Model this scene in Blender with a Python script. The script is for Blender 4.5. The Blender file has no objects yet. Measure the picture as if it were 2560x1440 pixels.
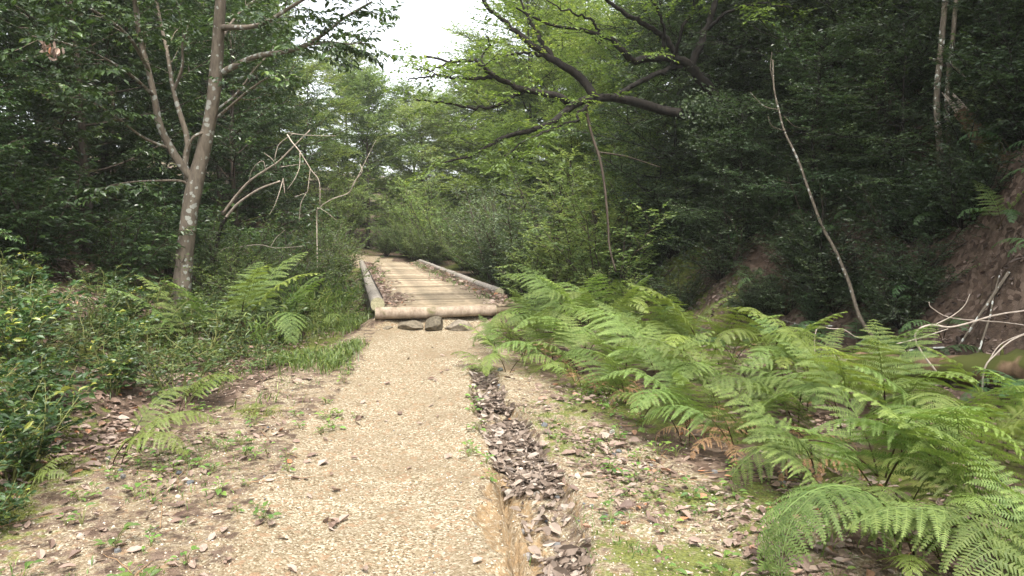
import bpy, bmesh, math
import numpy as np
from mathutils import Vector

R = math.radians
sc = bpy.context.scene
col = sc.collection

# ------------------------------------------------------------------ camera
CAM_Z, PITCH, FPX = 1.40, math.atan(138 / 1762), 1762.0
cd = bpy.data.cameras.new('camera')
cam = bpy.data.objects.new('camera', cd)
col.objects.link(cam)
cam.location = (0, 0, CAM_Z)
cam.rotation_euler = (math.pi / 2 - PITCH, 0, 0)
cd.sensor_width = 36.0
cd.lens = 36.0 * FPX / 2560.0
cd.clip_start, cd.clip_end = 0.05, 600.0
sc.camera = cam

# ------------------------------------------------------------------ sky and sun (bright overcast)
SUN_EL, SUN_AZ = R(60), R(168)          # azimuth from +Y towards +X
world = bpy.data.worlds.new('World')
sc.world = world
world.use_nodes = True
wn, wl = world.node_tree.nodes, world.node_tree.links
wn.clear()
w_out = wn.new('ShaderNodeOutputWorld')
w_bg = wn.new('ShaderNodeBackground')
w_sky = wn.new('ShaderNodeTexSky')
w_hsv = wn.new('ShaderNodeHueSaturation')
w_sky.sky_type = 'NISHITA'
w_sky.sun_disc = False
w_sky.sun_elevation = SUN_EL
w_sky.sun_rotation = SUN_AZ
w_sky.air_density, w_sky.dust_density, w_sky.ozone_density = 1.0, 4.0, 0.6
w_hsv.inputs['Saturation'].default_value = 0.25
w_bg.inputs['Strength'].default_value = 0.15
wl.new(w_sky.outputs[0], w_hsv.inputs['Color'])
wl.new(w_hsv.outputs[0], w_bg.inputs['Color'])
wl.new(w_bg.outputs[0], w_out.inputs['Surface'])

sd = bpy.data.lights.new('sun', 'SUN')
sun = bpy.data.objects.new('sun', sd)
col.objects.link(sun)
sd.energy, sd.angle, sd.color = 1.5, R(10), (1.0, 0.95, 0.86)
sdir = Vector((math.sin(SUN_AZ) * math.cos(SUN_EL), math.cos(SUN_AZ) * math.cos(SUN_EL), math.sin(SUN_EL)))
sun.rotation_euler = (-sdir).to_track_quat('-Z', 'Y').to_euler()

vs = sc.view_settings
vs.view_transform, vs.look, vs.gamma, vs.use_curve_mapping = 'Standard', 'None', 1.0, False
vs.exposure = 2.0
sc.render.engine = 'CYCLES'
cy = sc.cycles
cy.use_denoising = True
cy.max_bounces, cy.diffuse_bounces, cy.glossy_bounces = 7, 5, 2
cy.transmission_bounces, cy.transparent_max_bounces, cy.volume_bounces = 5, 4, 0
cy.caustics_reflective = cy.caustics_refractive = False
cy.use_adaptive_sampling = True

# ------------------------------------------------------------------ helpers
rng = np.random.default_rng(11)


def at(u, v, Y):
    """a photo pixel (2560x1440) seen at forward distance Y"""
    a, b = (u - 1280) / FPX, (720 - v) / FPX
    dy = math.cos(PITCH) + b * math.sin(PITCH)
    dz = -math.sin(PITCH) + b * math.cos(PITCH)
    k = Y / dy
    return np.array([a * k, Y, CAM_Z + dz * k])


def sstep(a, b, x):
    t = np.clip((x - a) / (b - a), 0, 1)
    return t * t * (3 - 2 * t)


def softplus(x, k=0.5):
    return k * np.logaddexp(0, np.asarray(x) / k)


def _hash(ix, iy, s):
    h = (ix.astype(np.int64) * 374761393 + iy.astype(np.int64) * 668265263 + s * 1442695041) & 0xFFFFFFFF
    h = ((h ^ (h >> 13)) * 1274126177) & 0xFFFFFFFF
    return ((h ^ (h >> 16)) & 0xFFFF) / 65535.0


def vnoise(x, y, s=0):
    x, y = np.asarray(x, float), np.asarray(y, float)
    ix, iy = np.floor(x), np.floor(y)
    fx, fy = x - ix, y - iy
    fx, fy = fx * fx * (3 - 2 * fx), fy * fy * (3 - 2 * fy)
    a, b = _hash(ix, iy, s), _hash(ix + 1, iy, s)
    c, d = _hash(ix, iy + 1, s), _hash(ix + 1, iy + 1, s)
    return (a + (b - a) * fx) * (1 - fy) + (c + (d - c) * fx) * fy - 0.5


def fbm(x, y, s=0, o=4):
    t, a = 0, 1.0
    for k in range(o):
        t = t + a * vnoise(x * 2 ** k + 7.3 * k, y * 2 ** k - 3.1 * k, s + k)
        a *= 0.5
    return t


def poly_dist(x, y, pts):
    """distance to a polyline and the parameter (0..n-1) of the nearest point"""
    x, y = np.asarray(x, float), np.asarray(y, float)
    best = np.full(x.shape, 1e9)
    par = np.zeros(x.shape)
    for i in range(len(pts) - 1):
        ax, ay = pts[i][:2]
        bx, by = pts[i + 1][:2]
        dx, dy = bx - ax, by - ay
        t = np.clip(((x - ax) * dx + (y - ay) * dy) / (dx * dx + dy * dy), 0, 1)
        d = np.hypot(x - ax - t * dx, y - ay - t * dy)
        m = d < best
        best = np.where(m, d, best)
        par = np.where(m, i + t, par)
    return best, par


def unit(v):
    v = np.asarray(v, float)
    return v / np.maximum(np.linalg.norm(v, axis=-1, keepdims=True), 1e-9)


def new_mesh(name, verts, tris=None, quads=None, attrs=None, smooth=False, mat=None, tri_mat=None):
    verts = np.ascontiguousarray(verts, dtype=np.float32)
    tris = np.zeros((0, 3), int) if tris is None else np.asarray(tris, int).reshape(-1, 3)
    quads = np.zeros((0, 4), int) if quads is None else np.asarray(quads, int).reshape(-1, 4)
    me = bpy.data.meshes.new(name)
    nt, nq = len(tris), len(quads)
    me.vertices.add(len(verts))
    me.vertices.foreach_set('co', verts.ravel())
    me.loops.add(nt * 3 + nq * 4)
    me.loops.foreach_set('vertex_index', np.concatenate([tris.ravel(), quads.ravel()]).astype(np.int32))
    me.polygons.add(nt + nq)
    starts = np.concatenate([np.arange(nt) * 3, nt * 3 + np.arange(nq) * 4]).astype(np.int32)
    me.polygons.foreach_set('loop_start', starts)
    me.polygons.foreach_set('use_smooth', np.full(nt + nq, bool(smooth)))
    me.update(calc_edges=True)
    for k, a in (attrs or {}).items():
        at_ = me.attributes.new(k, 'FLOAT', 'POINT')
        at_.data.foreach_set('value', np.ascontiguousarray(a, dtype=np.float32))
    if mat is not None:
        me.materials.append(mat)
    me.validate()
    return me


class Buf:
    """collects tubes, boxes, leaves into one mesh"""

    def __init__(self):
        self.v, self.t, self.q, self.r, self.n = [], [], [], [], 0

    def add(self, v, t=None, q=None, r=0.0):
        v = np.asarray(v, float).reshape(-1, 3)
        if t is not None and len(t):
            self.t.append(np.asarray(t, int) + self.n)
        if q is not None and len(q):
            self.q.append(np.asarray(q, int) + self.n)
        self.v.append(v)
        self.r.append(np.broadcast_to(np.asarray(r, float), (len(v),)))
        self.n += len(v)

    def tube(self, pts, rad, sides=6, cap=True, wob=0.0, r=None):
        pts = np.asarray(pts, float)
        n = len(pts)
        rad = np.broadcast_to(np.asarray(rad, float), (n,)) if np.ndim(rad) == 0 or len(rad) == n else np.interp(np.linspace(0, 1, n), np.linspace(0, 1, len(rad)), rad)
        tan = unit(np.gradient(pts, axis=0))
        ref = np.array([0.31, 0.17, 0.93]) if abs(tan[0][2]) < 0.8 else np.array([0.9, 0.3, 0.1])
        a = unit(np.cross(tan, ref))
        b = np.cross(tan, a)
        th = np.linspace(0, 2 * math.pi, sides, endpoint=False)
        rr = rad[:, None] * (1 + (wob * np.random.default_rng(n * 7 + sides).normal(size=(n, sides)) if wob else 0))
        v = pts[:, None] + rr[..., None] * (np.cos(th)[None, :, None] * a[:, None] + np.sin(th)[None, :, None] * b[:, None])
        i, j = np.meshgrid(np.arange(n - 1), np.arange(sides), indexing='ij')
        j2 = (j + 1) % sides
        q = np.stack([i * sides + j, i * sides + j2, (i + 1) * sides + j2, (i + 1) * sides + j], -1).reshape(-1, 4)
        v = v.reshape(-1, 3)
        t = []
        if cap:
            v = np.vstack([v, pts[0], pts[-1]])
            c0, c1 = n * sides, n * sides + 1
            for k in range(sides):
                t.append((c0, (k + 1) % sides, k))
                t.append((c1, (n - 1) * sides + k, (n - 1) * sides + (k + 1) % sides))
        self.add(v, t, q, np.random.default_rng(self.n + 1).random() if r is None else r)

    def box(self, c, s, rz=0.0, r=0.0):
        c, s = np.asarray(c, float), np.asarray(s, float) / 2
        v = np.array([[x, y, z] for x in (-1, 1) for y in (-1, 1) for z in (-1, 1)], float) * s
        co, si = math.cos(rz), math.sin(rz)
        v = np.stack([v[:, 0] * co - v[:, 1] * si, v[:, 0] * si + v[:, 1] * co, v[:, 2]], 1) + c
        self.add(v, None, [(0, 1, 3, 2), (4, 6, 7, 5), (0, 4, 5, 1), (2, 3, 7, 6), (0, 2, 6, 4), (1, 5, 7, 3)], r)

    def mesh(self, name, mat=None, smooth=False):
        t = np.concatenate(self.t) if self.t else None
        q = np.concatenate(self.q) if self.q else None
        return new_mesh(name, np.concatenate(self.v), t, q, {'rnd': np.concatenate(self.r)}, smooth, mat)


# leaf templates: (along, across, out) and triangles
LEAF2 = (np.array([[0, 0, 0], [.42, .5, .10], [1, 0, -.06], [.42, -.5, .10]]), np.array([[0, 2, 1], [0, 3, 2]]))
LEAF6 = (np.array([[0, 0, 0], [.25, .38, .10], [.62, .42, .08], [1, 0, -.14], [.62, -.42, .08], [.25, -.38, .10], [.35, 0, .0], [.7, 0, -.03]]),
         np.array([[0, 6, 1], [1, 6, 2], [2, 6, 7], [2, 7, 3], [0, 5, 6], [5, 4, 6], [4, 7, 6], [4, 3, 7]]))
CURL = (np.array([[0, -.16, 0], [0, .16, 0], [.33, -.5, .16], [.33, 0, 0], [.33, .5, .2], [.72, -.42, .22], [.72, 0, .03], [.72, .42, .16], [1.0, 0, .14]]),
        np.array([[0, 3, 2], [0, 1, 3], [1, 4, 3], [2, 3, 6], [2, 6, 5], [3, 4, 7], [3, 7, 6], [5, 6, 8], [6, 7, 8]]))


def add_leaves(buf, P, D, N, size, width, tpl, r):
    P, D, N = np.asarray(P, float), unit(D), np.asarray(N, float)
    N = unit(N - D * (N * D).sum(-1, keepdims=True))
    S = np.cross(N, D)
    V, T = tpl
    size = np.broadcast_to(np.asarray(size, float), (len(P),))[:, None, None]
    width = np.broadcast_to(np.asarray(width, float), (len(P),))[:, None, None]
    v = P[:, None] + size * (V[None, :, 0:1] * D[:, None] + width * V[None, :, 1:2] * S[:, None] + V[None, :, 2:3] * N[:, None])
    k = len(V)
    t = (T[None] + (np.arange(len(P)) * k)[:, None, None]).reshape(-1, 3)
    buf.add(v.reshape(-1, 3), t, None, np.repeat(np.broadcast_to(r, (len(P),)), k))


def curve_pts(ctrl, n):
    """smooth polyline through control points (Catmull-Rom)"""
    c = np.asarray(ctrl, float)
    c = np.vstack([2 * c[0] - c[1], c, 2 * c[-1] - c[-2]])
    m = len(c) - 3
    t = np.linspace(0, m - 1e-6, n)
    i = t.astype(int)
    f = (t - i)[:, None]
    p0, p1, p2, p3 = c[i], c[i + 1], c[i + 2], c[i + 3]
    return 0.5 * (2 * p1 + (p2 - p0) * f + (2 * p0 - 5 * p1 + 4 * p2 - p3) * f ** 2 + (3 * p1 - p0 - 3 * p2 + p3) * f ** 3)


# ------------------------------------------------------------------ objects
def setp(o, label=None, cat=None, group=None, kind=None):
    if label: o['label'] = label
    if cat: o['category'] = cat
    if group: o['group'] = group
    if kind: o['kind'] = kind
    return o


def thing(name, label, cat, loc=(0, 0, 0), rz=0.0, group=None, scale=1.0, tilt=(0, 0)):
    o = bpy.data.objects.new(name, None)
    col.objects.link(o)
    o.empty_display_size = 0.1
    o.location = [float(c) for c in loc]
    o.rotation_euler = (tilt[0], tilt[1], rz)
    o.scale = (scale,) * 3 if np.ndim(scale) == 0 else scale
    return setp(o, label, cat, group)


def part(name, mesh, parent=None, loc=None, rot=None, scale=None, kind=None):
    o = bpy.data.objects.new(name, mesh)
    col.objects.link(o)
    if parent is not None:
        o.parent = parent
    if loc is not None: o.location = [float(c) for c in loc]
    if rot is not None: o.rotation_euler = rot
    if scale is not None: o.scale = (scale,) * 3 if np.ndim(scale) == 0 else scale
    if kind: o['kind'] = kind
    return o


# ------------------------------------------------------------------ materials
def mat_new(name):
    m = bpy.data.materials.new(name)
    m.use_nodes = True
    nt = m.node_tree
    nt.nodes.clear()
    return m, nt.nodes, nt.links


def ramp(nodes, stops):
    r = nodes.new('ShaderNodeValToRGB')
    e = r.color_ramp.elements
    while len(e) < len(stops):
        e.new(0.5)
    for k, (p, c) in enumerate(stops):
        e[k].position = p
        e[k].color = (*c, 1)
    return r


def leaf_mat(name, stops, rough=0.45, trans=0.35, tcol=(1.5, 1.6, 0.7), spec=0.5):
    m, n, l = mat_new(name)
    out = n.new('ShaderNodeOutputMaterial')
    a = n.new('ShaderNodeAttribute'); a.attribute_name = 'rnd'
    oi = n.new('ShaderNodeObjectInfo')
    hs = n.new('ShaderNodeHueSaturation')
    r = ramp(n, stops)
    l.new(a.outputs['Fac'], r.inputs[0])
    mr = n.new('ShaderNodeMapRange')
    mr.inputs['To Min'].default_value, mr.inputs['To Max'].default_value = 0.72, 1.26
    l.new(oi.outputs['Random'], mr.inputs['Value'])
    mh = n.new('ShaderNodeMapRange')
    mh.inputs['To Min'].default_value, mh.inputs['To Max'].default_value = 0.482, 0.512
    rr = n.new('ShaderNodeMath'); rr.operation = 'MULTIPLY'; rr.inputs[1].default_value = 17.3
    fr = n.new('ShaderNodeMath'); fr.operation = 'FRACT'
    l.new(oi.outputs['Random'], rr.inputs[0]); l.new(rr.outputs[0], fr.inputs[0]); l.new(fr.outputs[0], mh.inputs['Value'])
    l.new(mh.outputs[0], hs.inputs['Hue'])
    l.new(mr.outputs[0], hs.inputs['Value'])
    l.new(r.outputs[0], hs.inputs['Color'])
    p = n.new('ShaderNodeBsdfPrincipled')
    p.inputs['Roughness'].default_value = rough
    p.inputs['Specular IOR Level'].default_value = spec
    l.new(hs.outputs[0], p.inputs['Base Color'])
    mul = n.new('ShaderNodeMix'); mul.data_type = 'RGBA'; mul.blend_type = 'MULTIPLY'
    mul.inputs[0].default_value = 1.0
    mul.inputs[7].default_value = (*tcol, 1)
    l.new(hs.outputs[0], mul.inputs[6])
    tr = n.new('ShaderNodeBsdfTranslucent')
    l.new(mul.outputs[2], tr.inputs['Color'])
    mx = n.new('ShaderNodeMixShader')
    mx.inputs[0].default_value = trans
    l.new(p.outputs[0], mx.inputs[1]); l.new(tr.outputs[0], mx.inputs[2])
    l.new(mx.outputs[0], out.inputs['Surface'])
    return m


def bark_mat(name, c0, c1, scale=30, lichen=None, lichen_c=(0.55, 0.56, 0.50), moss=0.0, stretch=0.25, bump=0.5):
    m, n, l = mat_new(name)
    out = n.new('ShaderNodeOutputMaterial')
    p = n.new('ShaderNodeBsdfPrincipled')
    p.inputs['Roughness'].default_value = 0.9
    p.inputs['Specular IOR Level'].default_value = 0.2
    tc = n.new('ShaderNodeTexCoord')
    mp = n.new('ShaderNodeMapping')
    mp.inputs['Scale'].default_value = (1, 1, stretch)
    l.new(tc.outputs['Object'], mp.inputs['Vector'])
    nz = n.new('ShaderNodeTexNoise')
    nz.inputs['Scale'].default_value, nz.inputs['Detail'].default_value, nz.inputs['Roughness'].default_value = scale, 6, 0.65
    l.new(mp.outputs[0], nz.inputs['Vector'])
    r = ramp(n, [(0.32, c0), (0.68, c1)])
    l.new(nz.outputs['Fac'], r.inputs[0])
    last = r.outputs[0]

    def layer(tex_out, lo, hi, colr, last):
        mr = n.new('ShaderNodeMapRange')
        mr.inputs['From Min'].default_value, mr.inputs['From Max'].default_value = lo, hi
        l.new(tex_out, mr.inputs['Value'])
        mx = n.new('ShaderNodeMix'); mx.data_type = 'RGBA'
        l.new(mr.outputs[0], mx.inputs[0]); l.new(last, mx.inputs[6])
        mx.inputs[7].default_value = (*colr, 1)
        return mx.outputs[2]
    if lichen:
        big = n.new('ShaderNodeTexNoise'); big.inputs['Scale'].default_value = 2.2
        l.new(tc.outputs['Object'], big.inputs['Vector'])
        wob = n.new('ShaderNodeTexNoise'); wob.inputs['Scale'].default_value = 25
        l.new(tc.outputs['Object'], wob.inputs['Vector'])
        va = n.new('ShaderNodeVectorMath'); va.operation = 'MULTIPLY_ADD'
        va.inputs[1].default_value = (.05,) * 3
        l.new(wob.outputs['Color'], va.inputs[0]); l.new(tc.outputs['Object'], va.inputs[2])
        vo = n.new('ShaderNodeTexVoronoi'); vo.inputs['Scale'].default_value = lichen
        l.new(va.outputs[0], vo.inputs['Vector'])
        ad = n.new('ShaderNodeMath'); ad.operation = 'MULTIPLY_ADD'
        ad.inputs[1].default_value = -0.9
        l.new(big.outputs['Fac'], ad.inputs[0]); l.new(vo.outputs['Distance'], ad.inputs[2])
        last = layer(ad.outputs[0], -0.125, -0.175, lichen_c, last)
    if moss:
        mz = n.new('ShaderNodeTexNoise'); mz.inputs['Scale'].default_value = 3.5; mz.inputs['Detail'].default_value = 6
        l.new(tc.outputs['Object'], mz.inputs['Vector'])
        last = layer(mz.outputs['Fac'], 0.62 - moss * 0.3, 0.7 - moss * 0.3, (0.062, 0.068, 0.016), last)
    l.new(last, p.inputs['Base Color'])
    b = n.new('ShaderNodeBump'); b.inputs['Strength'].default_value = bump; b.inputs['Distance'].default_value = 0.015
    l.new(nz.outputs['Fac'], b.inputs['Height'])
    l.new(b.outputs[0], p.inputs['Normal'])
    l.new(p.outputs[0], out.inputs['Surface'])
    return m


def rnd_mat(name, stops, rough=0.85, spec=0.25, trans=0.0, noise=0.0):
    """opaque material coloured by each piece's own random number"""
    m, n, l = mat_new(name)
    out = n.new('ShaderNodeOutputMaterial')
    a = n.new('ShaderNodeAttribute'); a.attribute_name = 'rnd'
    oi = n.new('ShaderNodeObjectInfo')
    ad = n.new('ShaderNodeMath'); ad.operation = 'ADD'
    l.new(a.outputs['Fac'], ad.inputs[0]); l.new(oi.outputs['Random'], ad.inputs[1])
    fr = n.new('ShaderNodeMath'); fr.operation = 'FRACT'
    l.new(ad.outputs[0], fr.inputs[0])
    r = ramp(n, stops)
    l.new(fr.outputs[0], r.inputs[0])
    last = r.outputs[0]
    p = n.new('ShaderNodeBsdfPrincipled')
    p.inputs['Roughness'].default_value = rough
    p.inputs['Specular IOR Level'].default_value = spec
    if noise:
        tc = n.new('ShaderNodeTexCoord')
        nz = n.new('ShaderNodeTexNoise'); nz.inputs['Scale'].default_value = noise; nz.inputs['Detail'].default_value = 6
        l.new(tc.outputs['Object'], nz.inputs['Vector'])
        mr = n.new('ShaderNodeMapRange')
        mr.inputs['From Min'].default_value, mr.inputs['From Max'].default_value = 0.3, 0.7
        mr.inputs['To Min'].default_value, mr.inputs['To Max'].default_value = 0.55, 1.25
        l.new(nz.outputs['Fac'], mr.inputs['Value'])
        hs = n.new('ShaderNodeHueSaturation')
        l.new(mr.outputs[0], hs.inputs['Value']); l.new(last, hs.inputs['Color'])
        last = hs.outputs[0]
        b = n.new('ShaderNodeBump'); b.inputs['Strength'].default_value = 0.6; b.inputs['Distance'].default_value = 0.01
        l.new(nz.outputs['Fac'], b.inputs['Height']); l.new(b.outputs[0], p.inputs['Normal'])
    l.new(last, p.inputs['Base Color'])
    if trans:
        tr = n.new('ShaderNodeBsdfTranslucent'); l.new(last, tr.inputs['Color'])
        mx = n.new('ShaderNodeMixShader'); mx.inputs[0].default_value = trans
        l.new(p.outputs[0], mx.inputs[1]); l.new(tr.outputs[0], mx.inputs[2])
        l.new(mx.outputs[0], out.inputs['Surface'])
    else:
        l.new(p.outputs[0], out.inputs['Surface'])
    return m


def ground_mat():
    m, n, l = mat_new('forest_ground')
    out = n.new('ShaderNodeOutputMaterial')
    p = n.new('ShaderNodeBsdfPrincipled')
    p.inputs['Roughness'].default_value = 0.95
    p.inputs['Specular IOR Level'].default_value = 0.15
    tc = n.new('ShaderNodeTexCoord')
    P = tc.outputs['Object']

    def noise(s, d=5, rough=0.6):
        t = n.new('ShaderNodeTexNoise')
        t.inputs['Scale'].default_value, t.inputs['Detail'].default_value, t.inputs['Roughness'].default_value = s, d, rough
        l.new(P, t.inputs['Vector'])
        return t

    def mix(f, a, b):
        x = n.new('ShaderNodeMix'); x.data_type = 'RGBA'
        l.new(f, x.inputs[0])
        for s, i in ((a, 6), (b, 7)):
            if isinstance(s, tuple): x.inputs[i].default_value = (*s, 1)
            else: l.new(s, x.inputs[i])
        return x.outputs[2]

    def mapr(v, lo, hi, a=0.0, b=1.0):
        x = n.new('ShaderNodeMapRange')
        x.inputs['From Min'].default_value, x.inputs['From Max'].default_value = lo, hi
        x.inputs['To Min'].default_value, x.inputs['To Max'].default_value = a, b
        l.new(v, x.inputs['Value'])
        return x.outputs[0]

    def math_(op, a, b):
        x = n.new('ShaderNodeMath'); x.operation = op
        for s, i in ((a, 0), (b, 1)):
            if isinstance(s, (int, float)): x.inputs[i].default_value = s
            else: l.new(s, x.inputs[i])
        return x.outputs[0]

    def attr(k):
        a = n.new('ShaderNodeAttribute'); a.attribute_name = k
        return a.outputs['Fac']
    # grains of weathered granite: every cell its own tone
    vo = n.new('ShaderNodeTexVoronoi'); vo.inputs['Scale'].default_value = 95
    l.new(P, vo.inputs['Vector'])
    sep = n.new('ShaderNodeSeparateColor'); l.new(vo.outputs['Color'], sep.inputs[0])
    grain = ramp(n, [(0.0, (0.08, 0.056, 0.032)), (0.22, (0.15, 0.114, 0.068)), (0.5, (0.212, 0.172, 0.113)), (0.8, (0.28, 0.238, 0.168)), (1.0, (0.43, 0.39, 0.30))])
    l.new(sep.outputs[0], grain.inputs[0])
    vo2 = n.new('ShaderNodeTexVoronoi'); vo2.inputs['Scale'].default_value = 38
    l.new(P, vo2.inputs['Vector'])
    sep2 = n.new('ShaderNodeSeparateColor'); l.new(vo2.outputs['Color'], sep2.inputs[0])
    tone = noise(2.3, 6)
    damp = noise(.9, 4)
    sand = mix(mapr(damp.outputs['Fac'], 0.5, 0.62, 0, 0.4), grain.outputs[0], (0.15, 0.112, 0.068))
    sand = mix(mapr(tone.outputs['Fac'], 0.42, 0.66, 0, 0.5), sand, (0.165, 0.125, 0.078))
    sand = mix(mapr(sep2.outputs[1], 0.86, 0.9, 0, 0.7), sand, (0.21, 0.135, 0.08))
    # bare soil and brown rotting leaves
    s1 = noise(14, 8, 0.7)
    soil = ramp(n, [(0.3, (0.02, 0.014, 0.010)), (0.5, (0.06, 0.042, 0.029)), (0.72, (0.13, 0.092, 0.066))])
    l.new(s1.outputs['Fac'], soil.inputs[0])
    vo3 = n.new('ShaderNodeTexVoronoi'); vo3.inputs['Scale'].default_value = 22
    l.new(P, vo3.inputs['Vector'])
    sep3 = n.new('ShaderNodeSeparateColor'); l.new(vo3.outputs['Color'], sep3.inputs[0])
    dead = ramp(n, [(0.0, (0.04, 0.026, 0.019)), (0.5, (0.10, 0.066, 0.048)), (1.0, (0.20, 0.145, 0.11))])
    l.new(sep3.outputs[0], dead.inputs[0])
    forest = mix(mapr(noise(3, 5).outputs['Fac'], 0.4, 0.6, 0.25, 0.85), soil.outputs[0], dead.outputs[0])
    # clay laid bare in the washed-out channel
    clay = ramp(n, [(0.3, (0.13, 0.082, 0.042)), (0.7, (0.27, 0.185, 0.10))])
    l.new(noise(18, 7).outputs['Fac'], clay.inputs[0])
    mossn = noise(60, 4)
    mossc = ramp(n, [(0.3, (0.04, 0.055, 0.010)), (0.7, (0.13, 0.15, 0.03))])
    l.new(mossn.outputs['Fac'], mossc.inputs[0])
    edge = noise(9, 7, 0.7)
    jit = mapr(edge.outputs['Fac'], 0.25, 0.75, -0.45, 0.45)
    f_sand = mapr(math_('ADD', attr('sand'), jit), 0.38, 0.62)
    c = mix(f_sand, forest, sand)
    f_clay = mapr(math_('ADD', attr('clay'), math_('MULTIPLY', jit, 0.6)), 0.4, 0.6)
    c = mix(f_clay, c, mix(mapr(sep2.outputs[2], 0.45, 0.6, 0.12, 0.6), clay.outputs[0], grain.outputs[0]))
    f_moss = mapr(math_('ADD', attr('moss'), jit), 0.45, 0.62, 0, 0.85)
    c = mix(f_moss, c, mossc.outputs[0])
    l.new(c, p.inputs['Base Color'])
    hgt = math_('ADD', math_('MULTIPLY', vo.outputs['Distance'], -0.5), math_('MULTIPLY', s1.outputs['Fac'], 0.8))
    b = n.new('ShaderNodeBump'); b.inputs['Strength'].default_value = 0.8; b.inputs['Distance'].default_value = 0.012
    l.new(hgt, b.inputs['Height']); l.new(b.outputs[0], p.inputs['Normal'])
    l.new(p.outputs[0], out.inputs['Surface'])
    return m


M_GROUND = ground_mat()
M_EVER = leaf_mat('leaf_evergreen', [(0, (0.024, 0.046, 0.017)), (0.5, (0.047, 0.085, 0.028)), (0.9, (0.08, 0.14, 0.040)), (1, (0.15, 0.22, 0.06))], 0.36, 0.24, spec=0.5)
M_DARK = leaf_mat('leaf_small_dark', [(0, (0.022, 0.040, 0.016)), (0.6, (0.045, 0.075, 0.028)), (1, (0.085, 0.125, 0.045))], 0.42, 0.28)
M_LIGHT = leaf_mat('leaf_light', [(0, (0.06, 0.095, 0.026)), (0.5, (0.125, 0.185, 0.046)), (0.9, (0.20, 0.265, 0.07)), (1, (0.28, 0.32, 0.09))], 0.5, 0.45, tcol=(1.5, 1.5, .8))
M_LIGHTENED = leaf_mat('leaf_lightened', [(0, (0.09, 0.135, 0.045)), (0.5, (0.155, 0.215, 0.07)), (0.9, (0.22, 0.28, 0.095)), (1, (0.30, 0.33, 0.12))], 0.5, 0.45, tcol=(1.4, 1.4, .85))  # leaf colours lightened to stand in for missing light and haze
M_MID = leaf_mat('leaf_mid', [(0, (0.046, 0.075, 0.026)), (0.5, (0.085, 0.125, 0.040)), (1, (0.155, 0.20, 0.065))], 0.45, 0.38)
M_GREY = leaf_mat('leaf_grey_green', [(0, (0.05, 0.075, 0.04)), (0.5, (0.095, 0.135, 0.07)), (1, (0.18, 0.22, 0.12))], 0.5, 0.3)
M_SHRUB = leaf_mat('leaf_glossy_shrub', [(0, (0.024, 0.05, 0.018)), (0.55, (0.045, 0.085, 0.026)), (0.78, (0.09, 0.14, 0.036)), (1, (0.30, 0.30, 0.06))], 0.38, 0.30, spec=0.45)
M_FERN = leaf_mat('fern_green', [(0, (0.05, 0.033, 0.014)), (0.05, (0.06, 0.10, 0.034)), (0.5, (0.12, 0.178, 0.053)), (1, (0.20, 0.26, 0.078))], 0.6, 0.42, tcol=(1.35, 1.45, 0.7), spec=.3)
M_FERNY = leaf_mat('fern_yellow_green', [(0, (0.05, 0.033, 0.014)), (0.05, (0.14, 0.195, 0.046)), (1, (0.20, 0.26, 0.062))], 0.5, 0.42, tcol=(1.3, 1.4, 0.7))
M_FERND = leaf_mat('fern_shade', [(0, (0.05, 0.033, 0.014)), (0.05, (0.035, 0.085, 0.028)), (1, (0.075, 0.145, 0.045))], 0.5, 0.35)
M_GRASS = leaf_mat('grass_blade', [(0, (0.05, 0.085, 0.022)), (0.6, (0.09, 0.145, 0.034)), (1, (0.18, 0.22, 0.06))], 0.45, 0.35)
M_BARK_MAIN = bark_mat('bark_lichen', (0.085, 0.069, 0.052), (0.18, 0.15, 0.115), 26, lichen=13, lichen_c=(.29, .295, .26))
M_BARK = bark_mat('bark_brown', (0.035, 0.027, 0.021), (0.10, 0.078, 0.06), 24, moss=0.15)
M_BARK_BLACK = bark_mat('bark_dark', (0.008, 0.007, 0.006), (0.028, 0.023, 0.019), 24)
M_BARK_PALE = bark_mat('bark_pale', (0.10, 0.082, 0.06), (0.25, 0.21, 0.16), 30, lichen=14)
M_BARK_DULL = bark_mat('bark_dull', (0.045, 0.037, 0.027), (0.13, 0.108, 0.08), 30, lichen=14, lichen_c=(.25, .25, .22))
M_DEAD = bark_mat('dead_wood_pale', (0.26, 0.21, 0.165), (0.50, 0.43, 0.36), 20, bump=0.3)
M_ROT = bark_mat('rotten_wood_moss', (0.07, 0.042, 0.024), (0.21, 0.14, 0.085), 14, moss=0.45)
M_MOUND = bark_mat('mossy_earth', (0.035, 0.024, 0.016), (0.11, 0.075, 0.05), 9, moss=0.55, stretch=1)
M_LOG = bark_mat('bridge_log', (0.11, 0.098, 0.082), (0.31, 0.275, 0.235), 22, bump=0.6, moss=.12, stretch=.5)
M_BEAM = bark_mat('bridge_beam', (0.14, 0.105, 0.076), (0.31, 0.25, 0.19), 14, bump=0.5, moss=.1, stretch=.6)
M_END = bark_mat('log_end', (0.16, 0.145, 0.085), (0.33, 0.31, 0.20), 40, stretch=1)
M_POLE = rnd_mat('deck_pole', [(0, (0.12, 0.092, 0.06)), (0.4, (0.205, 0.162, 0.108)), (1, (0.30, 0.245, 0.17))], noise=9)
M_DIRT = rnd_mat('deck_dirt', [(0, (0.13, 0.095, 0.06)), (1, (0.15, 0.11, 0.07))], noise=30)
M_TICK = rnd_mat('dark_tick', [(0, (0.03, 0.026, 0.022)), (1, (0.05, 0.042, 0.036))])
M_STONE = rnd_mat('stone_granite', [(0, (0.095, 0.08, 0.056)), (0.6, (0.15, 0.125, 0.09)), (1, (0.20, 0.17, 0.13))], noise=5)
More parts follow.
